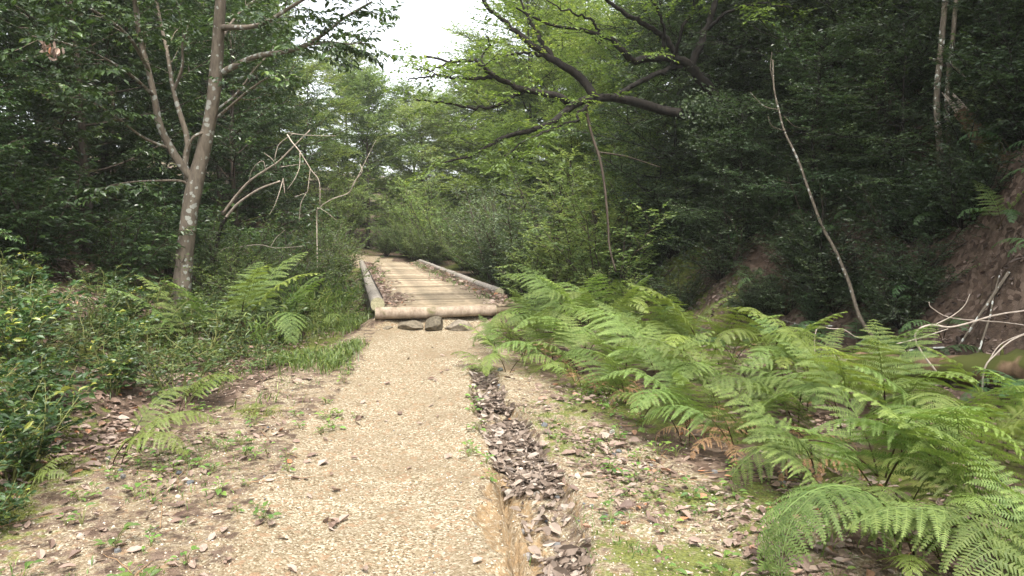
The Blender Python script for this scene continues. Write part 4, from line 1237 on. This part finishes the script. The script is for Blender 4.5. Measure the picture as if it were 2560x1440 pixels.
# ------------------------------------------------------------------ shrubs
GLOSS = [make_bush(600 + k, .62, .42, 'glossy', M_STEM, M_SHRUB, 10) for k in range(4)]
SMALLB = [make_bush(610 + k, 1.3, .9, 'small', M_BARK, M_MID, 15, 1, 1, .65) for k in range(3)]
GREYB = [make_bush(620 + k, 2.2, 1.1, 'small', M_BARK, M_GREY, 17, .9, 1.25, .7) for k in range(2)]
LIGHTB = [make_bush(630 + k, 2.0, 1.0, 'light', M_BARK, M_LIGHTENED, 10, .7, .62) for k in range(3)]  # lightened leaf colour makes up for the light these lack
DARKB = [make_bush(640 + k, 1.3, 1.1, 'smallD', M_BARK_BLACK, M_DARK, 17, .8, 1.2, .6) for k in range(3)]
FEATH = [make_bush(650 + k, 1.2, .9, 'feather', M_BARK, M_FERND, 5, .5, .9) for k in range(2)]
EVB = [make_bush(660 + k, 1.5, .9, 'ever', M_BARK, M_EVER, 9, .9, .7) for k in range(2)]

BANKB = [make_bush(670 + k, .42, .40, 'bank', M_STEM, M_BANK, 9, 1, 1, .6) for k in range(4)]

def shrubs(name, bank, lst, label, group, cat='shrub'):
    for k, (x, y, s) in enumerate(lst):
        l_, g_ = (label(x, y, s), None) if callable(label) else (label, group)
        put(name, bank[k % len(bank)], SF, l_, cat, g_ or group + ': ' + l_, x, y, k * 2.3 + x, s)

shrubs('glossy_shrub', GLOSS, [(-2.72, 3.75, .72), (-3.0, 4.3, .75), (-3.4, 4.2, .8), (-2.75, 3.35, .6), (-3.3, 4.9, .65), (-3.8, 5.3, .75), (-3.15, 5.5, .6), (-4.2, 6.1, .75), (-3.6, 6.4, .6), (-2.45, 3.15, .4), (-4.8, 6.9, .8), (-4.0, 7.3, .65)],
       'low shrub with large glossy leaves and yellow-green tips at the edge of the verge', 'glossy shrubs on the verge')
bkl = []
g = np.random.default_rng(90)
while len(bkl) < 32:
    y = g.uniform(5.0, 9.4); e = g.random()
    x = -(1.95 + .07 * y) - e * (1.0 + .2 * y)
    if y < 6 and x > -2.6: continue
    if all((x - a_) ** 2 + (y - b_) ** 2 > .09 for a_, b_, _ in bkl): bkl.append((x, y, g.uniform(.45, 1.2)))
shrubs('undergrowth_plant', BANKB, bkl, lambda x, y, s: ('spreading' if s > .9 else 'small') + ' leafy undergrowth plant ' + ('beside the grass fringe of the path' if x > -2.7 else 'on the bank at the foot of the lichen tree' if y > 7 else 'behind the glossy shrubs of the verge'), 'undergrowth on the bank', 'plant')
shrubs('small_leaved_shrub', SMALLB, [(-3.2, 9.2, .5), (-3.3, 9.8, .75), (-3.8, 9.6, .8), (-3.2, 10.8, .9), (-3.9, 11.2, .95), (-4.4, 10.4, .9), (-3.6, 12.4, 1.1), (-4.3, 13, 1.1), (-4.0, 14.4, 1.25), (-4.6, 15.5, 1.2), (-4.3, 16.8, 1.1), (-4.9, 18.4, 1.1), (-5.4, 20.3, 1.1), (-6.2, 22.3, 1.1), (-5.0, 12.0, 1.0)],
       'bushy small-leaved shrub crowding the kerb log on the lichen tree side', 'small-leaved shrubs by the kerb log')
shrubs('small_leaved_shrub', SMALLB, [(1.2, 12.4, .8), (.4, 14.8, 1.1), (-.1, 16.5, 1.1), (-.5, 18.4, 1.0), (-1.0, 20.4, 1.0), (-1.5, 22.3, 1.0), (-2.8, 24.5, 1.1), (.4, 16.2, 1.3), (-3.9, 26.6, 1.0), (-.5, 19.4, 1.4), (-1.2, 22.5, 1.5), (-4.9, 27.5, .9)],
       'bushy small-leaved shrub growing out of the stream bed beside the far kerb log', 'small-leaved shrubs in the stream bed')
shrubs('grey_green_shrub', GREYB, [(-.1, 15.6, 1.05), (-.5, 19.6, 1.0), (.2, 18, 1.1)], 'tall grey-green rounded shrub beyond the far kerb log', 'grey-green shrubs beyond the kerb log')
shrubs('leafy_sapling', LIGHTB, [(-2.95, 24.6, .55), (-2.3, 25.6, .7), (-3.6, 25.9, .6), (-4.1, 27.6, .8), (.9, 12.0, .75), (1.35, 13.6, 1.15), (1.9, 12.6, 1.2), (.6, 14, .95), (2.1, 15.2, 1.4), (1.1, 16.4, 1.5), (2.9, 14.5, 1.3), (1.7, 11.2, .6), (-2.6, 26, 1.3), (-3.6, 29, 1.5), (-6.4, 27, 1.4), (-5, 31.5, 1.6), (2.4, 17.6, 1.6), (-7.7, 29, 1.5)],
       lambda x, y, s: ('tall ' if s > 1.25 else 'small ' if s < .8 else '') + 'bright green leafy sapling ' + ('where the path bends beyond the bridge' if x < -1 else 'beside the hanging vine' if y < 14.4 else 'in the stream bed behind the hanging vine'), 'leafy saplings across the stream', 'sapling')
shrubs('evergreen_shrub', EVB, [(-5.0, 9.0, .8), (-5.6, 8.2, .9), (-6.3, 8.9, 1.0), (-5.3, 10.8, .9), (-6.8, 7.2, .8), (-4.9, 13.5, 1.2), (-5.8, 12.5, 1.1), (-8.2, 8.4, 1.1), (-7.5, 10.2, 1.1), (-9, 12, 1.3)],
       'dark glossy evergreen shrub at the foot of the slope behind the lichen tree', 'evergreen shrubs at the slope foot')
g = np.random.default_rng(91)
DZ = {}
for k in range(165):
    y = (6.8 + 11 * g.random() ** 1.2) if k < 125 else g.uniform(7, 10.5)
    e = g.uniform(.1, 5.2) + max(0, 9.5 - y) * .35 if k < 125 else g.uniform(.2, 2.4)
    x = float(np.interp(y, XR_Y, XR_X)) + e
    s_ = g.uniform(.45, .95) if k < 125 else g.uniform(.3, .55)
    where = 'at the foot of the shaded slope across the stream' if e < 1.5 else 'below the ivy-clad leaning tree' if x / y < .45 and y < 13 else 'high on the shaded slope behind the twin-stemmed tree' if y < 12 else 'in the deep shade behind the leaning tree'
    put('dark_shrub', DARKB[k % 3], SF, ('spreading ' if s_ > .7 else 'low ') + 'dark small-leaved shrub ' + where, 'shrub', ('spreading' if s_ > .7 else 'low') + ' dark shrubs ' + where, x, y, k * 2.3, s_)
shrubs('feathery_sapling', FEATH, [(3.9, 9.0, .9), (4.4, 8.2, .8), (3.2, 10.0, .9), (4.9, 9.6, 1.0), (5.3, 7.8, .8)], 'sapling with feathery compound leaves on the shaded slope', 'feathery saplings on the slope', 'sapling')

# ------------------------------------------------------------------ bracken
def frond_mesh(seed, L, stipe, lean, npair=13, mat=None, droop=.55, wide=.42):
    """one bracken frond: upright stalk, blade arching over, feathered side leaflets"""
    g = np.random.default_rng(seed)
    b = Buf()
    n1, n2 = 5, 16
    pts = [np.array([0, 0, -.03])]
    a = R(86) - lean * .3
    for k in range(n1):
        pts.append(pts[-1] + np.array([math.cos(a), 0, math.sin(a)]) * stipe / n1)
        a -= lean * .10
    ks = len(pts) - 1
    da = (R(30) + lean * .5 + droop) / n2
    for k in range(n2):
        a -= da * (.5 + 1.0 * k / n2)
        pts.append(pts[-1] + np.array([math.cos(a), g.normal(0, .03), math.sin(a)]) * L / n2)
    pts = np.array(pts)
    b.tube(pts[:ks + 3], np.interp(np.arange(ks + 3), [0, ks, len(pts) - 1], [.0055, .0045, .0010]), 5, cap=False, r=0.0)
    b.tube(pts[ks + 2:], np.linspace(.0036, .001, len(pts) - ks - 2), 4, cap=False, r=.75)
    stem_n = b.n
    bl = pts[ks:]
    cum = np.linspace(0, 1, len(bl))
    for i in range(npair):
        t = (i + .25) / npair
        t = t ** .95
        p = np.array([np.interp(t, cum, bl[:, c]) for c in range(3)])
        tan = unit(np.array([np.interp(min(t + .05, 1), cum, bl[:, c]) for c in range(3)]) - p + 1e-6)
        ln = L * wide * (1 - t) ** .85 * min(1, .72 + t * 2.2) * g.uniform(.88, 1.1) + .015
        nrm = unit(np.cross(np.cross(tan, UP), tan))
        for sgn in (-1, 1):
            side = unit(np.cross(tan, nrm)) * sgn
            d = unit(side * 1.0 + tan * g.uniform(.28, .5) + nrm * g.normal(.05, .1))
            m = 9
            q = [p + tan * g.normal(0, .006)]
            for k in range(m - 1):
                d = unit(d - UP * (.07 + .05 * droop) + tan * .03 + g.normal(0, .025, 3))
                q.append(q[-1] + d * ln / (m - 1))
            q = np.array(q)
            npn = max(4, int(ln / .0105))
            tt = (np.arange(npn) + .4) / npn * (m - 1) * .999
            ji = tt.astype(int)
            st = q[ji] + (q[ji + 1] - q[ji]) * (tt - ji)[:, None]
            dd = unit(q[ji + 1] - q[ji])
            pn = unit(nrm - dd * (dd @ nrm)[:, None])
            sd_ = np.cross(dd, pn)
            rel = tt / (m - 1)
            pl = (.0235 * L / .6) * (1 - rel) ** .7 * np.minimum(1, .55 + rel * 3) + .003
            tone = np.clip(.42 + .25 * rel + g.normal(0, .12, npn) + .2 * t, .1, 1)
            for s2 in (-1, 1):
                D = sd_ * s2 + dd * .42 + g.normal(0, .06, (npn, 3)) - UP * .12
                add_leaves(b, st, D, pn + g.normal(0, .12, (npn, 3)), pl * g.uniform(.85, 1.1, npn), .0078 / np.maximum(pl, .006), PINN, tone)
            b.add(np.vstack([q + sd_[0] * .0011, q - sd_[0] * .0011]), None, [(k, k + 1, m + k + 1, m + k) for k in range(m - 1)], .9)
    return b.mesh('frond', mat or M_FERN)


PINN = (np.array([[0, -.42, 0], [0, .42, 0], [.6, .36, .03], [1, .02, -.03], [.6, -.36, .03]]), np.array([[0, 3, 1], [1, 3, 2], [0, 4, 3]]))
FR = [frond_mesh(700 + k, .60 + .07 * (k % 4), .17 + .08 * (k % 3),   .5 + .35 * (k % 3), 16 + k % 3, M_FERN, .15 + .45 * (k % 3), .38 + .06 * (k % 2)) for k in range(8)]
FRY = [frond_mesh(720 + k, .58 + .05 * k, .28, .4 + .2 * k, 16, M_FERNY, .3 + .3 * k, .40) for k in range(3)]
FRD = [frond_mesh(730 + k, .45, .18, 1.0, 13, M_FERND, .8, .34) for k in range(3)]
FRB = [frond_mesh(740, .42, .15, 1.0, 10, M_STRAW, 1.1, .34)]


def fern(x, y, s, heading, bank, nf, label, group, g, spread=1.2, z=None):
    t = thing('bracken_fern', label, 'fern', (x, y, gz(x, y) if z is None else z), 0, group, s)
    for k in range(nf):
        a = heading + (k - (nf - 1) / 2) * spread * g.uniform(.7, 1.3) + g.normal(0, .15)
        part('frond', bank[int(g.integers(len(bank)))], t, (g.normal(0, .02), g.normal(0, .02), 0), (g.normal(0, .1), g.normal(0, .1), a), g.uniform(.85, 1.12))
    return t


# the edge of the thicket towards the path and towards the stream (x as a function of y)
TH_Y = np.array([2.2, 2.8, 3.2, 3.7, 4.3, 5.0, 5.6, 6.3, 7.2, 8.2, 9.2, 9.9])
TH_L = np.array([1.75, 1.72, 1.66, 1.52, 1.36, 1.02, .76, .50, .30, .18, .10, .25])
TH_R = np.array([2.8, 3.0, 3.2, 3.3, 3.2, 3.0, 2.8, 2.6, 2.3, 1.9, 1.4, .9])
g = np.random.default_rng(95)
placed = []
tries = 0
while len(placed) < 125 and tries < 9000:
    tries += 1
    y = g.uniform(2.25, 9.8)
    l_, r_ = np.interp(y, TH_Y, TH_L), np.interp(y, TH_Y, TH_R)
    x = l_ + (r_ - l_) * g.random()
    md = .20 + .022 * y
    if all((x - a) ** 2 + (y - b) ** 2 > md * md for a, b in placed):
        placed.append((x, y))
for k, (x, y) in enumerate(placed):
    l_, r_ = np.interp(y, TH_Y, TH_L), np.interp(y, TH_Y, TH_R)
    e = (x - l_) / (r_ - l_)
    head = math.pi + .35 + g.normal(0, .8) if e < .5 else math.pi + .6 + g.normal(0, 1.2)
    yel = g.random() < .22
    s = g.uniform(.72, 1.32) * (.82 if e < .2 else 1.0) * float(np.interp(y, [2.5, 4.5], [.8, 1.0]))
    where = 'in the thicket close to the log bridge' if y > 7.2 else 'on the sand side of the thicket facing the washed-out channel' if e < .28 else 'at the back of the thicket before the mossy fallen log' if e > .7 else 'deep inside the thicket'
    kind = ('tall ' if s > 1.02 else 'low ' if s < .74 else '') + ('yellow-green' if yel else 'mid-green') + ' bracken '
    fern(x, y, s, head, FRY if yel else FR + FRB if g.random() < .12 else FR, int(g.integers(2, 4)), kind.replace('bracken', 'bracken fern') + where, kind + where, g)
# dry and low fronds along the front of the thicket
for k in range(16):
    y = g.uniform(2.6, 8)
    x = np.interp(y, TH_Y, TH_L) + g.uniform(0, .5)
    fern(x, y, .8, g.uniform(0, 6), FRB, 2, 'withered brown bracken frond under the green thicket', 'withered bracken under the thicket', g)
for k, (u, v, s, h) in enumerate(((1225, 955, .6, 3.8), (1265, 930, .7, 4.2), (1240, 890, .6, 3.8), (1275, 860, .65, 3.6), (1310, 905, .8, 4.2), (1520, 1000, .6, 4.2))):
    p = ground_hit(u, v)
    fern(p[0], p[1], s, h, FR, 3, 'dark green fern hanging over the washed-out channel near the bridge', 'ferns overhanging the channel', g)
# ferns on the lichen tree side
for k, (u, v, s, h, nf, bank, lab) in enumerate((
        (590, 850, 1.75, .4, 4, FRY[:1] + FR[:1], 'tall yellow-green bracken in front of the lichen tree trunk'), (530, 855, 1.2, 3.0, 4, FR, 'arching bracken at the foot of the lichen tree'),
        (470, 870, 1.15, 3.3, 3, FR, 'broad bracken with drooping fronds beside the lichen tree'), (690, 850, 1.2, .2, 4, FR, 'bracken fern between lichen tree and bridge'),
        (860, 815, .8, 3.6, 3, FR, 'fern at the near end of the kerb log'), (280, 1165, .8, .1, 2, FRY[1:], 'small yellow-green bracken on the mossy verge beside the glossy shrub'),
        (330, 1140, .8, .5, 2, FRY[1:], 'lone bracken frond over the mossy gravel verge'), (455, 1035, .75, .3, 2, FRY[1:], 'light green fern fronds reaching over dead leaves on the verge'),
        (60, 1245, .4, .3, 2, FRY, 'tiny fern under the glossy shrub at the verge'), (760, 795, .8, .6, 3, FR, 'fern among the small-leaved shrubs by the kerb log'),
        (380, 880, .9, 2.6, 2, FR, 'bracken half hidden behind the glossy shrubs'))):
    p = ground_hit(u, v)
    fern(p[0], p[1], s, h, bank, nf, lab, None, g, .8)
# the big near frond at the edge of the sand
fern(1.78, 3.05, 1.15, 4.2, [FR[2], FR[5]], 4, 'largest bracken fern arching out over the sand at the thicket corner', None, g, .8)
fern(2.15, 3.1, 1.15, 3.7, FR, 3, 'big bracken fern standing behind the largest arching fern', None, g, .9)
fern(1.6, 2.75, .55, 3.6, FRY, 2, 'low yellow-green bracken at the foot of the largest arching fern', None, g, .9)
# ferns on the shaded slope
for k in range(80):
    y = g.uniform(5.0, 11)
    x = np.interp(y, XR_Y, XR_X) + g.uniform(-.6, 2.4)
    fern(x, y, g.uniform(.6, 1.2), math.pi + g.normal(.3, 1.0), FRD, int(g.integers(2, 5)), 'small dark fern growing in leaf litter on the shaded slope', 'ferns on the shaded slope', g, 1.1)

# ------------------------------------------------------------------ grass and weeds
def grass(name, x, y, z, h, seed, label, w=.006, mat=None):
    g = np.random.default_rng(seed)
    n = len(x)
    th = g.uniform(0, 6.28, n)
    d = np.stack([np.cos(th), np.sin(th), np.zeros(n)], 1)
    s = np.stack([-np.sin(th), np.cos(th), np.zeros(n)], 1)
    hh = (h * g.uniform(.45, 1.2, n))[:, None]
    bend = g.uniform(.3, 1.15, n)[:, None]
    b0 = np.stack([x, y, z - .01], 1)
    ww = w * g.uniform(.6, 1.4, (n, 1))
    m1 = b0 + UP * hh * .55 + d * hh * bend * .3
    tip = b0 + UP * hh * (1 - bend * .35) + d * hh * bend
    v = np.stack([b0 - s * ww * .6, b0 + s * ww * .6, m1 + s * ww, m1 - s * ww, tip], 1).reshape(-1, 3)
    o = np.arange(n) * 5
    t = np.concatenate([np.stack([o, o + 1, o + 2], 1), np.stack([o, o + 2, o + 3], 1), np.stack([o + 3, o + 2, o + 4], 1)])
    me = new_mesh(name, v, t, None, {'rnd': np.repeat(np.clip(g.normal(.45, .25, n), 0, 1), 5)}, False, mat or M_GRASS)
    return setp(part(name, me), label, 'grass', kind='stuff')


x, y = scatter(60000, -3.6, -1.1, 4.6, 10.4, lambda x, y: sstep(.50, .75, poly_dist(x, y, PATH)[0]) * sstep(2.2, .9, poly_dist(x, y, PATH)[0]) * np.where(x < -1.2, 1, 0) * sstep(5.2, 6.6, y) * np.clip(.25 + 2.2 * fbm(x * 1.8, y * 1.8, 81, 3), 0, 1) ** 1.5 * .9, 120)
grass('verge_grass', x, y, height(x, y), .12, 20, 'fresh green grass fringing the path near the bridge', .0042)
x, y = scatter(26000, -4.2, -1.6, 4.4, 10.2, lambda x, y: sstep(.9, 1.3, poly_dist(x, y, PATH)[0]) * np.where(x < -1.6, 1, 0) * np.clip(.15 + 1.3 * fbm(x * 1.5, y * 1.5, 82, 3), 0, 1) * .3, 121)
grass('bank_grass', x, y, height(x, y), .17, 21, 'taller dark grass on the bank below the lichen tree', .005)
x, y = scatter(22000, -2.6, 1.6, 2.4, 6.5, lambda x, y: sstep(.55, 1.0, poly_dist(x, y, PATH)[0]) * sstep(.12, .34, fbm(x * 2.2, y * 2.2, 83, 3)) * .35 * (1 - side_masks(x, y)[0]), 122)
grass('sparse_grass', x, y, height(x, y), .06, 22, 'short sparse grass tufts on the sandy ground', .0022)
g = np.random.default_rng(96)
n = 5200
a = g.uniform(1.0, BLEN, n)
off = np.abs(g.normal(0, .13, n))
pp = B0 + a[:, None] * BD + (BW / 2 - .07 - off)[:, None] * BP
k = g.random(n) < np.clip(.55 + 1.2 * fbm(a * .9, a * 0 + 3, 84, 2), 0, 1)
grass('deck_grass', pp[k, 0], pp[k, 1], np.full(k.sum(), DECK), .09, 23, 'short grass growing along the kerb log beside the stream bed', .006)
n = 1800
a = g.uniform(3.0, BLEN, n)
pp = B0 + a[:, None] * BD - (BW / 2 - .07 - np.abs(g.normal(0, .10, n)))[:, None] * BP
grass('deck_grass_fringe', pp[:, 0], pp[:, 1], np.full(n, DECK), .06, 24, 'thin grass along the kerb log with the dark ticks', .004)

# bamboo-grass clumps beside the kerb log
def dwarf_bamboo(seed):
    g = np.random.default_rng(seed)
    b = Buf(); lv = Buf()
    for k in range(16):
        a = g.uniform(0, 6.28); rr = g.uniform(0, .2)
        d = unit([math.cos(a) * .5, math.sin(a) * .5, 1.2])
        q = limb_pts([math.cos(a) * rr, math.sin(a) * rr, -.02], d, g.uniform(.35, .7), g, 5, .1)
        b.tube(q, .0025, 3, cap=False)
        m = 7
        P = q[g.integers(2, 5, m)] + g.normal(0, .02, (m, 3))
        D = np.tile(d, (m, 1)) * .5 + g.normal(0, .6, (m, 3))
        add_leaves(lv, P, D, UP + g.normal(0, .3, (m, 3)), g.uniform(.10, .19, m), .17, LEAF6, np.clip(g.normal(.5, .25, m), 0, 1))
    return b.mesh('stems', M_STEM), lv.mesh('foliage', M_GRASS)


DB = [dwarf_bamboo(800 + k) for k in range(3)]
for k, (x, y, s) in enumerate(((-2.5, 9.8, .8), (-2.7, 10.5, 1.0), (-2.95, 11.4, 1.1), (-3.2, 12.6, 1.2), (-3.5, 13.8, 1.2), (-2.45, 9.2, .7), (-2.7, 9.4, .9), (-3.2, 15, 1.2), (-3.5, 16.4, 1.2), (-2.1, 8.9, .45),
                               (.35, 10.7, .8), (.1, 12.2, .9), (.2, 13.6, .9), (-2.5, 8.4, .8), (-3.0, 8.8, .9), (-2.2, 8.0, .6), (-2.6, 7.4, .7))):
    put('dwarf_bamboo', DB[k % 3], SF, 'clump of narrow-leaved dwarf bamboo beside the log bridge', 'plant', 'dwarf bamboo beside the bridge', x, y, k * 1.3, s)


def weed_mesh(seed):
    g = np.random.default_rng(seed)
    b = Buf(); lv = Buf()
    n = int(g.integers(6, 11))
    for k in range(n):
        a = k * 2.4 + g.normal(0, .3)
        hgt = g.uniform(.01, .06)
        rr = g.uniform(.01, .04)
        p = np.array([math.cos(a) * rr, math.sin(a) * rr, hgt])
        b.tube([[0, 0, -.005], p * .5 + UP * .01, p], .0012, 3, cap=False)
        add_leaves(lv, p[None], np.array([[math.cos(a), math.sin(a), g.uniform(-.1, .4)]]), np.array([[0, 0, 1.]]) + g.normal(0, .2, (1, 3)), g.uniform(.022, .042), .62, LEAF6, g.random())
    return b.mesh('stems', M_STEM), lv.mesh('leaves', M_WEED)


M_WEED = leaf_mat('weed_leaf', [(0, (0.07, 0.14, 0.03)), (1, (0.15, 0.24, 0.05))], .5, .35)
WEED = [weed_mesh(820 + k) for k in range(6)]
for k in range(150):
    if k < 60:
        x, y = g.uniform(-2.5, -1.15), g.uniform(2.5, 5.5)
        lab, gr = 'small green weed seedling on the mossy gravel verge', 'weeds on the mossy verge'
    elif k < 130:
        y = g.uniform(2.5, 6.2)
        x = g.uniform(.15, 1.0) * (np.interp(y, TH_Y, TH_L) + .2) + .05
        lab, gr = 'small green weed seedling on the sand between channel and bracken', 'weeds between channel and bracken'
    else:
        y = g.uniform(3.2, 7)
        x = np.interp(y, [p[1] for p in PATH], [p[0] for p in PATH]) + g.choice([-1, 1]) * g.uniform(.5, .65)
        lab, gr = 'small green weed seedling at the very edge of the footpath', 'weeds at the path edge'
    t = thing('weed', lab, 'weed', (x, y, gz(x, y)), g.uniform(0, 6), gr, g.uniform(.6, 1.5))
    m = WEED[k % 6]
    part('stems', m[0], t); part('leaves', m[1], t, kind='stuff')

# ------------------------------------------------------------------ single fallen leaves, sticks
def fallen_leaf_mesh(seed):
    g = np.random.default_rng(seed)
    V = CURL[0].copy()
    V[:, 2] *= g.uniform(.4, 1.8); V[:, 1] *= g.uniform(.45, .62)
    V[:, 0] -= .5
    V[:, 2] += .25 * g.uniform(0, 1) * V[:, 0] ** 2
    V += g.normal(0, .02, V.shape)
    b = Buf(); b.add(V, CURL[1], None, g.random())
    b.tube([[-.5, 0, 0], [-.62, .02, .02], [-.75, .05, .03]], .012, 3, cap=False)
    return b.mesh('fallen_leaf', M_LITTER)


FL = [fallen_leaf_mesh(900 + k) for k in range(8)]
pdist = lambda x, y: poly_dist(np.array([x]), np.array([y]), PATH)[0][0]
for k in range(290):
    if k < 45:
        y = 2.5 + 5.5 * g.random() ** 1.5
        x = np.interp(y, [p[1] for p in PATH], [p[0] for p in PATH]) + g.uniform(-.55, .55)
        lab, gr = 'single dry brown leaf lying on the bare sandy footpath', 'fallen leaves on the footpath'
    elif k < 190:
        y = 2.45 + 3 * g.random() ** 1.3
        x = g.uniform(-2.7, -1.15)
        lab, gr = 'curled dry brown leaf lying on the mossy gravel verge', 'fallen leaves on the mossy verge'
    else:
        y = 2.5 + 3.4 * g.random() ** 1.2
        x = g.uniform(.1, 1.0) * (np.interp(y, TH_Y, TH_L) + .3)
        lab, gr = 'curled dry brown leaf lying between the channel and the bracken', 'fallen leaves beside the channel'
    s = g.uniform(.03, .072)
    o = part('fallen_leaf', FL[k % 8], None, (x, y, gz(x, y) + .008), (g.normal(0, .25), g.normal(0, .25), g.uniform(0, 6.28)), s)
    setp(o, lab, 'leaf', gr)

for k in range(34):
    if k < 12:
        x, y, lab, gr = g.uniform(-2.5, -1.2), g.uniform(2.6, 5), 'thin dry twig on the mossy gravel verge', 'twigs on the verge'
    elif k < 24:
        y = g.uniform(2.6, 5.5); x = np.interp(y, TH_Y, TH_L) + g.uniform(-.5, .2)
        lab, gr = 'brown dry stalk lying at the front of the bracken', 'dry stalks before the bracken'
    else:
        y = g.uniform(6, 11); x = np.interp(y, XR_Y, XR_X) + g.uniform(-.2, 2.2)
        lab, gr = 'dead branch lying in the leaf litter of the shaded slope', 'dead branches on the shaded slope'
    L = g.uniform(.15, .5) * (3 if k >= 24 else 1)
    th = g.uniform(0, 6.28)
    s = np.linspace(-.5, .5, 6)[:, None] * L * np.array([[math.cos(th), math.sin(th)]]) + np.array([[x, y]]) + g.normal(0, .02 * L, (6, 2))
    zz = height(s[:, 0], s[:, 1]) + .008 + (.03 if k >= 24 else 0)
    b = Buf(); b.tube(np.column_stack([s[:, 0] - x, s[:, 1] - y, zz - gz(x, y)]), np.linspace(.0022, .001, 6) * (6 if k >= 24 else 1), 5)
    o = part('twig', b.mesh('twig', M_STRAW if k < 24 else M_BARK_PALE, True), None, (x, y, gz(x, y)))
    setp(o, lab, 'twig', gr)

# ------------------------------------------------------------------ mossy fallen log and rotten stump
def log_thing(name, label, p0, p1, r0, r1, mat, seed):
    g = np.random.default_rng(seed)
    c = (p0 + p1) / 2
    t = thing(name, label, 'log', c)
    q = np.linspace(0, 1, 14)[:, None] * (p1 - p0) + p0 - c + g.normal(0, .015, (14, 3))
    b = Buf(); b.tube(q, np.linspace(r0, r1, 14) * g.uniform(.8, 1.15, 14), 14, wob=.13)
    part('log', b.mesh('log', mat, True), t)
    for k in range(7):                                    # splinters round the torn end
        th = k * .9 + g.uniform(0, .4)
        ax_ = unit(q[0] - q[1]); s1 = unit(np.cross(ax_, UP)); s2 = np.cross(ax_, s1)
        o_ = q[0] + (s1 * math.cos(th) + s2 * math.sin(th)) * r0 * .7 - ax_ * .05
        b2 = Buf(); b2.tube([o_, o_ + ax_ * g.uniform(.08, .2), o_ + ax_ * g.uniform(.22, .34) + g.normal(0, .02, 3)], [r0 * .35, r0 * .22, .004], 5)
        part('splinter', b2.mesh('splinter', M_DEAD if mat is M_ROT else mat), t)
    b = Buf()
    for k in range(4):
        j = int(g.integers(2, 12)); d = unit(g.normal(0, 1, 3) + UP)
        b2 = Buf(); b2.tube([q[j], q[j] + d * r0 * 1.4, q[j] + d * r0 * 2.2 + g.normal(0, .03, 3)], [.02, .014, .008], 6)
        part('branch_stub', b2.mesh('branch_stub', mat, True), t)
    return t


p0, p1 = ground_hit(2120, 930), at(2640, 985, 5.2)
p0[2] += .05; p1[2] = gz(p1[0], p1[1]) + .1
log_thing('fallen_log', 'rotten reddish fallen log covered in moss behind the bracken', p0, p1, .10, .13, M_ROT, 41)
log_thing('rotten_log', 'broken log with a torn pale end jutting from the mossy bank', at(2400, 280, 7.6), at(2535, 442, 7.2), .06, .12, M_ROT, 42)
for k in range(9):
    x, y = g.uniform(4.4, 5.6), g.uniform(5.6, 7.0)
    fern(x, y, .9, math.pi + g.normal(.2, .6), FRD + FR[:1], 4, 'fern growing on the steep mossy bank beside the torn log', 'ferns on the mossy bank', g, 1.2)
p0 = at(2330, 395, 8.1); p1 = at(2240, 470, 8.4); p0[2] = gz(p0[0], p0[1]) + .4; p1[2] = gz(p1[0], p1[1]) - .02
log_thing('root_log', 'dark dead log propped against the bank below the twin-stemmed tree', p0, p1, .08, .06, M_BARK_BLACK, 43)

# withered leaf bunch hanging in the branches
p = at(130, 130, 6.6)
t = thing('dead_leaf_bunch', 'bunch of withered brown leaves hanging in the lichen tree branches', 'leaves', p)
for k in range(22):
    part('withered_leaf', FL[k % 8], t, g.normal(0, .035, 3), tuple(g.uniform(0, 6, 3)), .065)

# ------------------------------------------------------------------ thin haze volume added for pale haze and lens glow
m, n_, l_ = mat_new('haze_glow')
vo_ = n_.new('ShaderNodeVolumePrincipled'); ou_ = n_.new('ShaderNodeOutputMaterial')
vo_.inputs['Color'].default_value = (.92, .95, .92, 1)
vo_.inputs['Density'].default_value = .0012
vo_.inputs['Anisotropy'].default_value = .3
l_.new(vo_.outputs[0], ou_.inputs['Volume'])
b = Buf(); b.box((0, 42, 14), (158, 140, 40))
setp(part('haze', b.mesh('haze', m)), 'thin pale haze added over the wooded valley for haze and lens glow', 'haze', kind='stuff')
